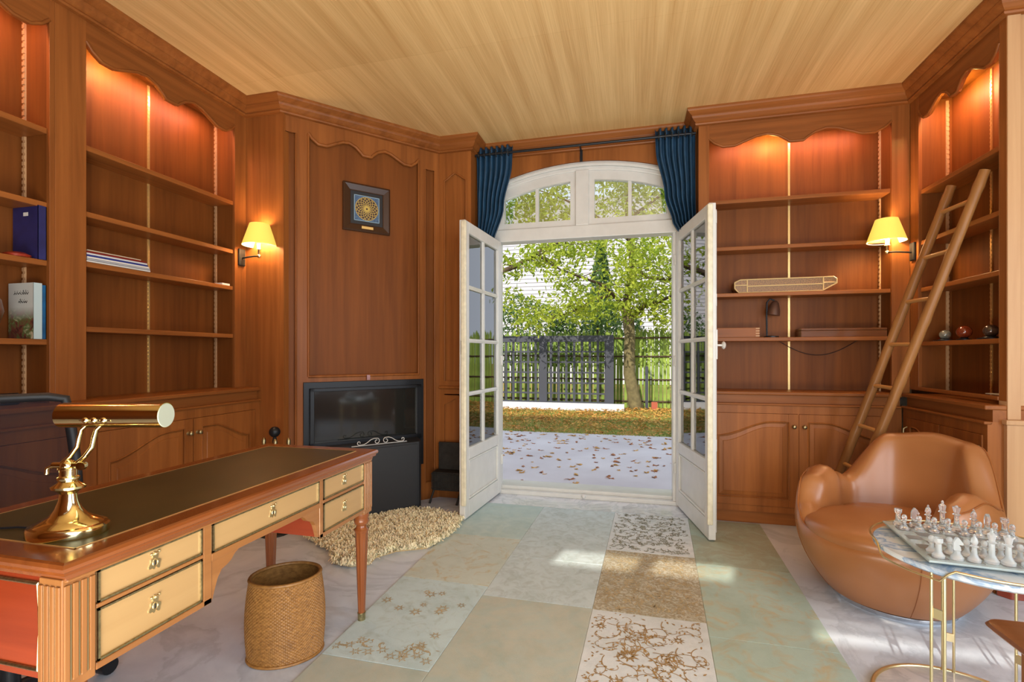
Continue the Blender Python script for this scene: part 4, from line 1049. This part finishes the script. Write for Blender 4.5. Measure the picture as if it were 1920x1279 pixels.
while cnt < 15000:
    x = R.uniform(min(xs), max(xs)); y = R.uniform(min(ys), max(ys))
    if not inside((x, y), ol): continue
    cnt += 1
    a = R.uniform(0, 2 * PI) if R.random() < .6 else 2.5 * math.sin(x * 17) + 2.5 * math.cos(y * 15)
    L_ = R.uniform(.025, .05); w2 = R.uniform(.0025, .0045); c, s = math.cos(a), math.sin(a); hgt = R.uniform(.018, .05)
    P = [(0, 0), (.35, .75), (.75, 1.0), (1.0, .7)]
    vs = []
    for u, v in P:
        px_, py_, pz_ = x + c * L_ * u, y + s * L_ * u, .008 + hgt * v
        vs += [(px_ - s * w2, py_ + c * w2, pz_), (px_ + s * w2, py_ - c * w2, pz_)]
    q.add(vs, [(0, 1, 3, 2), (2, 3, 5, 4), (4, 5, 7, 6)])
q.build('wool', plain('wool_curls', srgb(240, 222, 186), .85, var=.28, vscale=22), t, world=True, kind='stuff')

# ---------------------------------------------------------------- ARMCHAIR
ac = (1.234, 2.781, 0); fa = math.atan2(-.645, -.767)
t = thing('leather_armchair', 'rounded tan leather swivel armchair in front of the ladder', 'armchair', ac, fa)
def interp(tab, a):
    a = abs(a)
    for k in range(len(tab) - 1):
        if tab[k][0] <= a <= tab[k + 1][0]:
            s = (a - tab[k][0]) / (tab[k + 1][0] - tab[k][0]); s = s * s * (3 - 2 * s)
            return tab[k][1] + (tab[k + 1][1] - tab[k][1]) * s
    return tab[-1][1]
D = math.radians
HT = [(0, .355), (D(30), .37), (D(45), .43), (D(62), .565), (D(82), .60), (D(105), .55), (D(116), .525), (D(152), .765), (D(180), .79)]
TH = [(0, .10), (D(45), .12), (D(80), .155), (D(115), .12), (D(150), .12), (D(180), .13)]
def shell(a):
    h = interp(HT, a); th_ = interp(TH, a); ca, sa = math.cos(a), math.sin(a)
    Rx = .43 if ca > 0 else .42; Ry = .405
    rm = 1 / math.sqrt((ca / Rx) ** 2 + (sa / Ry) ** 2)
    pts = []
    base = .235
    lean = .10 if abs(a) > D(125) else 0.0
    lean = .09 * max(0, min(1, (abs(a) - D(110)) / D(45)))
    nb = 14
    top = h - th_ / 2
    for i in range(nb + 1):                          # outside
        u = i / nb; z = .035 + (top - .035) * u
        zz = min(1, z / .36); r = base + (rm - base) * math.sin(zz * PI / 2) ** 0.85
        if z > .36: r -= .06 * ((z - .36) / .4) ** 1.5 - lean * ((z - .36) / .4)
        pts.append((r, z))
    ro = pts[-1][0]; c = ro - th_ / 2
    for i in range(1, 9):                            # rounded rim
        b2 = PI * i / 9; pts.append((c + th_ / 2 * math.cos(b2), top + th_ / 2 * math.sin(b2)))
    ri = ro - th_
    for i in range(1, 9):                            # inside, down to the seat
        u = i / 8; z = top + (.30 - top) * u; pts.append((ri - (.02 + lean * .9) * u, z))
    return pts
NA = 96
rows = []
for i in range(NA):
    a = -PI + 2 * PI * i / NA; rows.append([(r * math.cos(a), r * math.sin(a), z) for r, z in shell(a)])
q = MB().rings(rows, closed=False, loop=True, cap0=False, cap1=False)
ob = q.build('shell', M['leather'], t, smooth=180)
# seat cushion: bulging pillow that swells over the front
rows = []
NR_ = 16
for j in range(NR_ + 1):
    u = j / NR_; row = []
    for i in range(NA):
        a = -PI + 2 * PI * i / NA
        p = shell(a); rim_in = p[-8][0]; 
        front = max(0, math.cos(a)) ** 1.2
        rmax = (rim_in + .012) * (1 - front) + (.425) * front
        r = rmax * math.sin(u * PI / 2)
        edge = .335 - .0 * front; 
        z = edge + (.43 + .0 * front - edge) * (math.cos(u * PI / 2) ** .62) + .012 * math.cos(a) * u
        row.append((r * math.cos(a), r * math.sin(a), z))
    rows.append(row)
for dz, k in ((-.03, .97), (-.06, .90)):
    rows.append([(x * k, y * k, z + dz) for x, y, z in rows[NR_]])
MB().rings(rows, cap0=True, cap1=False).build('seat_cushion', M['leather'], t, smooth=180)
# piping along the outer rim and front seam
pip = []
for i in range(NA):
    a = -PI + 2 * PI * i / NA; p = shell(a); r, z = p[16 + 0]
    pip.append((r * 1.004 * math.cos(a), r * 1.004 * math.sin(a), z + .001))
MB().tube(pip, .0035, 6, closed=True).build('piping', M['leather_dk'], t, smooth=60)
for a in (D(40), D(-40), D(120), D(-120)):
    MB().tube([((r + .0008) * math.cos(a), (r + .0008) * math.sin(a), z) for r, z in shell(a)[:15]], .0018, 6).build('seam', M['leather_dk'], t, smooth=60)
MB().lathe([(0, .0), (.245, .0), (.25, .006), (.25, .022), (.235, .036), (0, .036)], 48).build('swivel_base', M['steel'], t, smooth=40)

# ---------------------------------------------------------------- CHESS TABLE
TC = (1.081, 1.911); TZ = .555; TR = .268
t = thing('side_table', 'round brass and marble side table in front of the armchair', 'table', (TC[0], TC[1], 0))
MB().lathe([(0, TZ - .022), (TR - .012, TZ - .022), (TR, TZ - .014), (TR, TZ - .004), (TR - .004, TZ), (0, TZ)], 64).build('table_top', M['marble_blue'], t, smooth=40)
# brass gallery rail with a dip on the left
pts = []
for i in range(96):
    a = 2 * PI * i / 96; dz = .010
    d = abs(((a - math.radians(205) + PI) % (2 * PI)) - PI); lim = math.radians(26)
    drop = 0
    if d < lim: drop = .040 * min(1, (lim - d) / math.radians(6))
    pts.append(((TR + .006) * math.cos(a), (TR + .006) * math.sin(a), TZ + dz - drop))
MB().tube(pts, .0035, 8, closed=True).build('gallery_rail', M['brass_soft'], t, smooth=60)
def legpair(a, dr_=0):
    x, y = (TR - .01) * math.cos(a), (TR - .01) * math.sin(a); tx, ty = -math.sin(a), math.cos(a); h_ = .016
    pts = [(x + tx * h_, y + ty * h_, TZ - .02), (x + tx * h_, y + ty * h_, .012), (x - tx * h_, y - ty * h_, .012), (x - tx * h_, y - ty * h_, TZ - .02)]
    q = MB()
    for sgn in (1, -1): q.tube([(x + tx * h_ * sgn, y + ty * h_ * sgn, TZ - .015), (x + tx * h_ * sgn, y + ty * h_ * sgn, .014)], .0045, 8)
    for z0, z1 in ((.40, .43), (.13, .16)): 
        q.add([(x + tx * h_, y + ty * h_, z0), (x - tx * h_, y - ty * h_, z0), (x - tx * h_, y - ty * h_, z1), (x + tx * h_, y + ty * h_, z1), (x * .98 + tx * h_, y * .98 + ty * h_, z0), (x * .98 - tx * h_, y * .98 - ty * h_, z0), (x * .98 - tx * h_, y * .98 - ty * h_, z1), (x * .98 + tx * h_, y * .98 + ty * h_, z1)], [(0, 1, 2, 3), (7, 6, 5, 4), (0, 4, 5, 1), (1, 5, 6, 2), (2, 6, 7, 3), (3, 7, 4, 0)])
    q.build('leg', M['brass_soft'], t, smooth=60)
for a in (222.7, 76.3, 32.7, 320): legpair(math.radians(a))
MB().tube([(TR * math.cos(2 * PI * i / 72), TR * math.sin(2 * PI * i / 72), .012) for i in range(72)], .008, 8, closed=True).build('base_ring', M['brass_soft'], t, smooth=60)
MB().lathe([(0, 0.002), (TR - .008, 0.002), (TR - .006, .012), (TR - .012, .016), (0, .016)], 64).build('base_plate', M['marble_tile'], t, smooth=40)

# glass chess board
BZ = TZ + .012
c0 = Vector((.912, 2.121)); c1 = Vector((.873, 1.745)); ev = (c0 - c1).normalized(); BS = (c0 - c1).length; eu = Vector((ev.y, -ev.x))
ang = math.atan2(eu.y, eu.x); bc = c1 + ev * BS / 2 + eu * BS / 2
t = thing('chess_board', 'square glass chess board lying on the round side table', 'chess board', (bc.x, bc.y, BZ), ang)
m, nt, b = newmat('board_glass'); b.inputs['Base Color'].default_value = (.80, .93, .93, 1); b.inputs['Roughness'].default_value = .05; b.inputs['Transmission Weight'].default_value = .65
M['board_glass'] = m
m, nt, b = newmat('frosted_glass'); b.inputs['Base Color'].default_value = (.90, .95, .97, 1); b.inputs['Roughness'].default_value = .35; b.inputs['Transmission Weight'].default_value = .8; M['frosted'] = m
m, nt, b = newmat('clear_glass'); b.inputs['Base Color'].default_value = (.97, .99, 1, 1); b.inputs['Roughness'].default_value = .03; b.inputs['Transmission Weight'].default_value = .88; b.inputs['IOR'].default_value = 1.45; M['clear'] = m
MB().box(-BS / 2, BS / 2, -BS / 2, BS / 2, 0, .007).build('glass_plate', M['board_glass'], t, bevel=.002)
sq = BS / 8.8
for i in range(8):
    for j in range(8):
        if (i + j) % 2 == 0:
            MB().box((i - 4) * sq, (i - 3) * sq, (j - 4) * sq, (j - 3) * sq, .007, .0074).build('frosted_square', M['frosted'], t)
for k in range(4):
    a = k * PI / 2 + PI / 4; MB().lathe([(0, -.012), (.006, -.012), (.006, 0), (0, 0)], 12, (BS * .6 * math.cos(a) * .9, BS * .6 * math.sin(a) * .9, 0)).build('rubber_foot', M['clear'], t, smooth=40)
PR = {
 'pawn': [(0, 0), (.0115, 0), (.012, .004), (.009, .007), (.0055, .012), (.0045, .020), (.0075, .023), (.0045, .025), (.0065, .029), (.0065, .033), (.004, .037), (0, .038)],
 'rook': [(0, 0), (.013, 0), (.0135, .005), (.010, .009), (.007, .014), (.006, .030), (.0095, .034), (.0095, .043), (.006, .043), (.006, .040), (0, .040)],
 'bishop': [(0, 0), (.013, 0), (.0135, .005), (.009, .010), (.006, .016), (.005, .030), (.009, .033), (.005, .036), (.0075, .042), (.006, .050), (.002, .055), (.003, .057), (0, .060)],
 'queen': [(0, 0), (.014, 0), (.0145, .006), (.010, .011), (.0065, .018), (.0055, .038), (.010, .041), (.006, .044), (.0095, .058), (.0095, .060), (.004, .059), (.003, .064), (0, .065)],
 'king': [(0, 0), (.014, 0), (.0145, .006), (.010, .011), (.0065, .018), (.0060, .042), (.010, .045), (.0065, .048), (.0090, .062), (.006, .064), (.0025, .067), (.0025, .074), (0, .075)],
 'knight': [(0, 0), (.013, 0), (.0135, .005), (.010, .010), (.007, .014), (.0065, .020), (0, .021)]}
back = ['rook', 'knight', 'bishop', 'king', 'queen', 'bishop', 'knight', 'rook']
ordn = ['at the left end', 'second from the left', 'third from the left', 'fourth from the left', 'fifth from the left', 'sixth from the left', 'seventh from the left', 'at the right end']
protos = {}
for side, matk, word in ((1, 'clear', 'clear'), (-1, 'frosted', 'frosted')):
    for row in (0, 1):
        for i in range(8):
            kd = back[i] if row == 0 else 'pawn'
            x = (i - 3.5) * sq; y = side * (3.5 - row) * sq
            wp = Vector((bc.x, bc.y)) + eu * x + ev * y
            where = ('far back row' if side > 0 else 'near back row') if row == 0 else ('far pawn row' if side > 0 else 'near pawn row')
            lab = '%s glass %s, %s in the %s' % (word, kd, ordn[i], where)
            key = (kd, side); loc = (wp.x + R.uniform(-.003, .003), wp.y + R.uniform(-.003, .003), BZ + .0075)
            if key in protos:
                dup(protos[key], loc, R.uniform(0, 6) if kd != 'knight' else ang + side * -PI / 2, lab); continue
            tt = thing('chess_' + kd, lab, 'chess piece', loc, ang, word + ' glass chess pieces'); protos[key] = tt
            MB().lathe([(r_ * 1.2, z_ * 1.38) for r_, z_ in PR[kd]], 18).build('body', M[matk], tt, smooth=35)
            if kd == 'king': MB().box(-.002, .002, -.006, .006, .095, .099).build('cross', M[matk], tt)
            if kd == 'knight':
                MB().prism([(x_ * 1.25, z_ * 1.38) for x_, z_ in [(-.008, .020), (.007, .020), (.006, .028), (.003, .033), (.010, .032), (.0115, .036), (.006, .044), (.001, .050), (-.003, .047), (-.008, .038)]], -.0055, .0055).build('head', M[matk], tt, bevel=.0015)

# wooden side table at the bottom right corner, mostly outside the frame
t = thing('wooden_side_table', 'corner of a brown wooden table at the bottom right edge', 'table', (.705, 1.22, 0))
x0, x1, y1_, y0_ = .705, 1.25, 1.235, .68
def rrect(x0, x1, y0, y1, r, n=6):
    out = []
    for cx_, cy_, a0 in ((x1 - r, y1 - r, 0), (x0 + r, y1 - r, PI / 2), (x0 + r, y0 + r, PI), (x1 - r, y0 + r, 1.5 * PI)):
        out += [(cx_ + r * math.cos(a0 + PI / 2 * i / n), cy_ + r * math.sin(a0 + PI / 2 * i / n)) for i in range(n + 1)]
    return out
MB().rings([[(x, y, z) for x, y in rrect(x0 + i_, x1 - i_, y0_ + i_, y1_ - i_, .03)] for i_, z in ((.03, .622), (.008, .634), (0, .642), (.004, .648), (.012, .65))]).build('table_top', M['dark_wood'], t, world=True, smooth=30)
for x in (x0 + .065, x1 - .065):
    for y in (y0_ + .065, y1_ - .065):
        MB().box(x - .02, x + .02, y - .02, y + .02, 0, .625).build('leg', M['dark_wood'], t, world=True, bevel=.004)

# ---------------------------------------------------------------- OUTSIDE
GZ = -.05
m, nt, b = newmat('grey_terrace'); v = coords(nt); n1 = noise(nt, v, 1.2, 4); n2 = noise(nt, v, 60, 3)
nt.links.new(ramp(nt, n1, [(.3, srgb(186, 180, 186)), (.7, srgb(204, 200, 206))]), b.inputs['Base Color']); b.inputs['Roughness'].default_value = .85; bump(nt, b, n2, .3, .004); M['terrace'] = m
o = MB().box(-8, 8, YW + .36, 7.75, GZ - .1, GZ).build('terrace', M['terrace']); o['kind'] = 'structure'; o['label'] = 'pale grey terrace paving outside'
m, nt, b = newmat('leafy_grass'); v = coords(nt); n1 = noise(nt, v, 2.2, 5, .6, 1); n2 = noise(nt, v, 30, 4)
mx = nd(nt, 'ShaderNodeMix'); mx.data_type = 'RGBA'; nt.links.new(ramp(nt, n1, [(.42, (0, 0, 0, 1)), (.58, (1, 1, 1, 1))]), mx.inputs[0])
nt.links.new(ramp(nt, n2, [(.3, srgb(92, 104, 40)), (.7, srgb(146, 150, 70))]), mx.inputs[6]); nt.links.new(ramp(nt, n2, [(.3, srgb(130, 84, 36)), (.7, srgb(196, 150, 80))]), mx.inputs[7])
nt.links.new(mx.outputs[2], b.inputs['Base Color']); b.inputs['Roughness'].default_value = .9; M['lawn'] = m
o = MB().prism([(7.75, GZ - .1), (7.75, GZ), (10.0, .05), (13, .05), (13, GZ - .1)], -8, 8, 'x').build('lawn_ground', M['lawn']); o['kind'] = 'structure'; o['label'] = 'grass ground strewn with leaves'
o = MB().box(-30, 30, 13, 60, GZ - .15, GZ - .02).build('far_ground', M['lawn']); o['kind'] = 'structure'
def gz(y): return GZ + .10 * max(0, min(1, (y - 7.75) / 2.25))
def leaf_mat(name, a, b_c, trans=.45):
    m, nt, b = newmat(name); v = coords(nt); f = noise(nt, v, 1.6, 3); f2 = noise(nt, v, 24, 2)
    mx = nd(nt, 'ShaderNodeMix'); mx.data_type = 'FLOAT'; mx.inputs[0].default_value = .5; nt.links.new(f, mx.inputs[2]); nt.links.new(f2, mx.inputs[3])
    c = ramp(nt, mx.outputs[0], [(.38, a), (.62, b_c)]); nt.links.new(c, b.inputs['Base Color']); b.inputs['Roughness'].default_value = .55
    tl = nd(nt, 'ShaderNodeBsdfTranslucent'); nt.links.new(c, tl.inputs[0]); ms = nd(nt, 'ShaderNodeMixShader'); ms.inputs[0].default_value = trans
    nt.links.new(b.outputs[0], ms.inputs[1]); nt.links.new(tl.outputs[0], ms.inputs[2]); nt.links.new(ms.outputs[0], nt.nodes['Material Output'].inputs[0]); return m
M['foliage'] = leaf_mat('yellow_green_leaves', srgb(112, 142, 34), srgb(196, 204, 70), .5)
M['foliage_dk'] = leaf_mat('deep_green_leaves', srgb(52, 84, 44), srgb(116, 146, 80), .35)
M['dry'] = leaf_mat('dry_brown_leaves', srgb(136, 76, 44), srgb(186, 122, 74), .2)
M['dry2'] = leaf_mat('dry_golden_leaves', srgb(170, 112, 50), srgb(222, 176, 92), .2)
M['bark'] = plain('mossy_bark', srgb(108, 98, 66), .9, var=.35, vscale=9, bmp=.6)
M['bark_dk'] = plain('dark_bark', srgb(78, 62, 44), .9, var=.3, vscale=9, bmp=.5)
def leaf(mb, c, size, nrm=None):
    a = R.uniform(0, 2 * PI)
    if nrm is None:
        nrm = Vector((R.gauss(0, 1), R.gauss(0, 1), R.gauss(.4, 1))).normalized()
    u = nrm.orthogonal().normalized(); u = Matrix.Rotation(a, 3, nrm) @ u; v = nrm.cross(u)
    c = Vector(c); L_ = size; w_ = size * .42
    vs = [c - u * L_ * .5, c - u * L_ * .1 + v * w_ * .5 + nrm * .1 * L_, c + u * L_ * .5, c - u * L_ * .1 - v * w_ * .5 + nrm * .1 * L_]
    mb.add(vs, [(0, 1, 2), (0, 2, 3)])
# grass blades and leaf litter on the lawn
q = MB()
for _ in range(15000):
    x = R.uniform(-4.5, 5.0); y = 7.7 + 3.0 * R.random() ** 1.2; h = R.uniform(.02, .06); a = R.uniform(0, PI); c, s = math.cos(a) * .006, math.sin(a) * .006
    g0_ = gz(y); q.add([(x - c, y - s, g0_), (x + c, y + s, g0_), (x + R.uniform(-.02, .02), y + R.uniform(-.02, .02), g0_ + h)], [(0, 1, 2)])
tag(q.build('lawn_grass', leaf_mat('grass_blades', srgb(104, 118, 44), srgb(170, 172, 84), .3)), 'patchy green grass growing between terrace and fence', 'grass', kind='stuff')
q = MB()
for _ in range(6500):
    x = R.uniform(-4.5, 5.0); y = 7.7 + 2.9 * R.random() ** .75
    leaf(q, (x, y, gz(y) + R.uniform(.008, .05)), R.uniform(.05, .10), Vector((R.gauss(0, .3), R.gauss(0, .3), 1)).normalized())
tag(q.build('leaf_litter', M['dry2']), 'golden brown leaf litter covering the grass along the fence', 'fallen leaves', kind='stuff')
# fallen leaves on the terrace: single leaves, shared mesh
protos_l = []
for k in range(4):
    q = MB(); n = 10; vs = []
    for i in range(n):
        a = 2 * PI * i / n; r = .036 * (1 + .35 * math.cos(5 * a + k)) * (1.25 if i == 0 else 1)
        vs.append((r * math.cos(a) * 1.25, r * math.sin(a) * .8, .006 + .010 * math.cos(2 * a + k)))
    q.add(vs + [(0, 0, .004)], [(i, (i + 1) % n, n) for i in range(n)])
    q.tube([(.035, 0, .008), (.07, .008, .006)], .0012, 4)
    o = q.build('fallen_leaf', M['dry'] if k % 2 == 0 else M['dry2']); protos_l.append(o)
for k in range(290):
    o = protos_l[k] if k < 4 else protos_l[k % 4].copy()
    if k >= 4: col.objects.link(o)
    y = 4.55 + 3.1 * (R.random() ** .62)
    x = R.uniform(-.42 * y - .1 + .6 - .3, .16 * y + .0 + .25) if R.random() < .93 else R.uniform(-3, 2)
    o.location = (x, y, GZ); o.rotation_euler = (R.uniform(-.15, .15), R.uniform(-.15, .15), R.uniform(0, 6.28)); s = R.uniform(.5, 1.0); o.scale = (s, s, s)
    tag(o, 'dry brown leaf lying on the grey terrace outside the open doors', 'leaf', 'fallen leaves on the terrace')

# paling fence
t = thing('paling_fence', 'green mossy wooden paling fence closing the garden', 'fence', (-.5, 10.9, GZ))
pm = plain('mossy_pale_a', srgb(136, 158, 66), .8, var=.3, vscale=3); pm2 = plain('mossy_pale_b', srgb(114, 138, 54), .8, var=.3, vscale=3)
def pale_mesh(mat):
    return MB().prism([(-.032, 0), (.032, 0), (.032, 1.72), (.0, 1.80), (-.032, 1.72)], -.01, .01).build('pale', mat, t)
pr = [pale_mesh(pm), pale_mesh(pm2)]
k = 0; x = -4.6
while x < 4.8:
    o = pr[k] if k < 2 else pr[R.randrange(2)].copy()
    if k >= 2: col.objects.link(o); o.parent = t
    o.location = (x + .5 + R.uniform(-.006, .006), R.uniform(-.01, .01), 0); o.scale = (R.uniform(.85, 1.15), 1, R.uniform(.96, 1.03)); o.rotation_euler = (0, R.uniform(-.012, .012), 0)
    x += .082; k += 1
for z in (.25, .72, 1.22, 1.62):
    MB().tube([(-4.1, -.03, z), (-2, -.03, z + .01), (0, -.03, z - .01), (5.3, -.03, z)], .018, 6).build('fence_rail', M['bark_dk'], t)
# sliding metal gate in front of the fence
t = thing('metal_gate', 'dark grey metal bar gate standing in front of the paling fence', 'gate', (-1.9, 10.3, 0))
mg = plain('anthracite_metal', srgb(62, 64, 74), .5, .2)
ga, gb = -4.6, -.395; g0, g1 = .16, 1.56
for a, b2 in ((ga, ga + .12), (-1.96, -1.79), (gb - .16, gb)): MB().box(a, b2, 10.262, 10.338, g0, g1 + .042).build('post', mg, t, world=True)
MB().box(ga, gb, 10.27, 10.33, g1 - .09, g1 + .04).build('top_rail', mg, t, world=True); MB().box(ga, gb, 10.27, 10.33, g0, g0 + .05).build('bottom_rail', mg, t, world=True)
x = ga + .25
while x < gb - .12:
    if not (-2.0 < x < -1.8): MB().box(x - .026, x + .026, 10.29, 10.31, g0 + .05, g1 - .07).build('bar', mg, t, world=True)
    x += .165
for z in [g0 + .22 * i for i in range(1, 6)]: MB().box(ga, gb, 10.285, 10.295, z - .018, z + .018).build('cross_bar', mg, t, world=True)
o = MB().box(-4.6, -.18, 10.05, 10.2, .04, .19).build('gate_track', plain('white_beam', srgb(214, 214, 220), .5)); tag(o, 'long white beam at the foot of the metal gate', 'beam')
o = MB().box(-.03, .03, 10.5, 10.56, GZ, .95).build('garden_post', mg); o.location.x = .27; tag(o, 'thin dark metal post right of the tree trunk', 'post')
o = MB().box(-.06, .06, 10.4, 10.48, GZ, .22).build('red_marker', plain('rust_red', srgb(168, 84, 60), .7)); o.location.x = .42; tag(o, 'short rust red block at the fence foot right of the tree', 'block')

# the garden tree
def tree_pts(lst, d0): return [on_d(px, py, d0 + dd) for px, py, dd in lst]
t = thing('garden_tree', 'slender tree with mossy forked trunk and yellow green leaves before the fence', 'tree', tuple(on_z(1193, 776, GZ)))
TD = 10.3
trunk = tree_pts([(1194, 779, 0), (1188, 740, 0), (1180, 700, 0), (1180, 660, 0), (1181, 630, 0), (1178, 600, 0), (1172, 575, 0)], TD)
MB().tube(trunk, [.16, .135, .125, .12, .115, .12, .10], 14).build('trunk', M['bark'], t, world=True, smooth=60)
br_list = [
 ([(1172, 580, 0), (1180, 545, 0), (1186, 515, 0), (1186, 480, 0), (1180, 440, .1), (1178, 395, .1), (1182, 350, .1), (1190, 300, .2), (1196, 240, .2)], [.09, .085, .08, .078, .073, .07, .065, .055, .04]),
 ([(1180, 600, 0), (1196, 585, 0), (1210, 572, -.2), (1240, 565, -.5), (1275, 545, -.8), (1330, 520, -1)], [.07, .06, .045, .03, .02, .01]),
 ([(1174, 578, 0), (1150, 553, -.3), (1125, 532, -.6), (1090, 520, -.9), (1050, 505, -1.2), (1010, 480, -1.4)], [.055, .04, .03, .025, .018, .01]),
 ([(1184, 500, 0), (1215, 520, -.2), (1250, 525, -.4), (1300, 505, -.5)], [.05, .03, .02, .01]),
 ([(1182, 450, 0), (1140, 420, .3), (1100, 395, .5), (1050, 370, .8), (990, 350, 1)], [.05, .035, .03, .02, .01]),
 ([(1181, 410, 0), (1220, 380, 0), (1260, 350, 0), (1300, 310, 0)], [.045, .03, .02, .01]),
 ([(1186, 350, 0), (1150, 310, .2), (1110, 270, .4), (1060, 240, .5)], [.04, .03, .02, .01]),
 ([(1150, 553, -.3), (1120, 560, -.5), (1070, 585, -.8), (1030, 600, -1)], [.03, .02, .015, .008])]
ends = []
for pts, rr_ in br_list:
    P = tree_pts(pts, TD); MB().tube(P, rr_, 8).build('branch', M['bark'] if rr_[0] > .1 else M['bark_dk'], t, world=True, smooth=60); ends += P[2:]
q = MB(); tw = MB()
def clump(mb, c, n, rad, size=(.08, .15), flat=.6):
    for _ in range(n):
        p = Vector((R.gauss(0, rad), R.gauss(0, rad), R.gauss(0, rad * flat))); leaf(mb, Vector(c) + p, R.uniform(*size))
for c in ends:
    for _ in range(3):
        c2 = c + Vector((R.gauss(0, .45), R.gauss(0, .45), R.gauss(0, .30)))
        tw.tube([c, (c + c2) / 2 + Vector((0, 0, .05)), c2], [.010, .007, .004], 4)
        clump(q, c2, 62, .20)
for _ in range(190):          # canopy over the whole crown
    px, py = R.uniform(985, 1330), R.uniform(250, 600)
    if px < 1070 and 455 < py < 585 and R.random() < .75: continue
    if 1090 < px < 1165 and 485 < py < 540: continue
    c2 = on_d(px, py, TD + R.gauss(0, .8)); clump(q, c2, 46, .22)
tw.build('twig', M['bark_dk'], t, world=True, kind='stuff')
q.build('foliage', M['foliage'], t, world=True, kind='stuff')
# branch of a second tree entering from the left
t = thing('garden_tree', 'tree standing left outside the opening, reaching a leafy branch in', 'tree', (-4.6, 9.0, GZ))
MB().tube([(-4.6, 9.0, GZ), (-4.55, 9, 1.5), (-4.6, 9, 3), (-4.5, 9, 5)], [.16, .14, .12, .08], 12).build('trunk', M['bark'], t, world=True, smooth=60)
P = [Vector((-4.58, 9.0, 2.4))] + tree_pts([(900, 530, -1), (932, 513, -1), (965, 500, -1), (1000, 480, -1), (1030, 460, -1), (1060, 452, -1)], TD)
MB().tube(P, [.07, .06, .055, .045, .03, .02, .01], 8).build('branch', M['bark_dk'], t, world=True, smooth=60)
q = MB(); tw = MB()
for c in P[2:]:
    for _ in range(4):
        c2 = c + Vector((R.gauss(0, .35), R.gauss(0, .2), R.gauss(0, .22))); tw.tube([c, c2], [.008, .004], 4); clump(q, c2, 30, .16)
for px, py in ((960, 400), (985, 385), (1020, 375), (1050, 400), (945, 420), (1010, 420), (1035, 350), (975, 360), (1060, 425), (1075, 480), (1100, 470), (1045, 430), (940, 385), (960, 555), (985, 590), (1005, 600)):
    clump(q, on_d(px, py, TD - .8), 90, .24)
tw.build('twig', M['bark_dk'], t, world=True, kind='stuff'); q.build('foliage', M['foliage'], t, world=True, kind='stuff')
# shrubs behind the fence
def shrub(label, cx_, cy_, w2, h0, h1, n, mat):
    t = thing('shrub', label, 'shrub', (cx_, cy_, GZ))
    q = MB()
    for _ in range(n):
        x = cx_ + R.uniform(-w2, w2); s = 1 - abs(x - cx_) / w2; z = h0 + (h1 - h0) * R.random() * (.45 + .55 * math.sqrt(max(s, 0)))
        leaf(q, (x, cy_ + R.gauss(0, .35), z), R.uniform(.08, .16))
    MB().tube([(cx_, cy_, GZ), (cx_ + .05, cy_, 1.0), (cx_, cy_, h1 * .8)], [.05, .04, .02], 8).build('stem', M['bark_dk'], t, world=True)
    q.build('foliage', mat, t, world=True, kind='stuff')
shrub('dark green bush behind the fence, left part of the doorway view', -2.9, 12.2, 1.5, .9, 2.75, 3800, M['foliage_dk'])
shrub('mid green bush behind the fence near the view centre', -.9, 12.6, 1.2, .9, 2.7, 3000, M['foliage_dk'])
shrub('low bright bush behind the fence right of the trunk', 1.3, 12.4, 1.3, .9, 2.2, 1800, M['foliage'])
t = thing('conifer', 'slim dark conifer behind the fence, left of the trunk', 'tree', (-.95, 15, GZ))
q = MB()
for _ in range(3200):
    z = R.uniform(1.2, 4.6); r = .75 * (1 - (z - 1) / 3.8) + .05; a = R.uniform(0, 2 * PI); leaf(q, (-.95 + r * math.cos(a) * R.random() ** .5, 15 + r * math.sin(a), z), R.uniform(.10, .2))
q.build('foliage', M['foliage_dk'], t, world=True, kind='stuff'); MB().tube([(-.95, 15, GZ), (-.95, 15, 4.4)], [.09, .02], 8).build('trunk', M['bark_dk'], t, world=True)
# neighbouring house with pale siding
t = thing('neighbour_house', 'large pale house wall with horizontal siding boards beyond the fence', 'building', (-5, 21, GZ))
sm_ = plain('pale_siding', srgb(186, 184, 190), .7, var=.05, vscale=2)
MB().box(-12, 4.5, 21.0, 24, GZ, 6.9).build('wall', sm_, t, world=True)
z = .9
first = None
while z < 6.9:
    if first is None:
        first = MB().prism([(0, 0), (-.035, .0), (-.035, .008), (-.005, .160), (0, .160)], -12, 4.5, 'x').build('siding_board', sm_, t); first.location = (5, 0, z - GZ); o = first
    else:
        o = first.copy(); col.objects.link(o); o.location = (5, 0, z - GZ)
    z += .165
MB().prism([(20.6, 6.85), (22.5, 8.4), (24.4, 6.85)], -12.3, 4.8, 'x').build('roof', plain('grey_roof', srgb(150, 146, 146), .8), t, world=True)
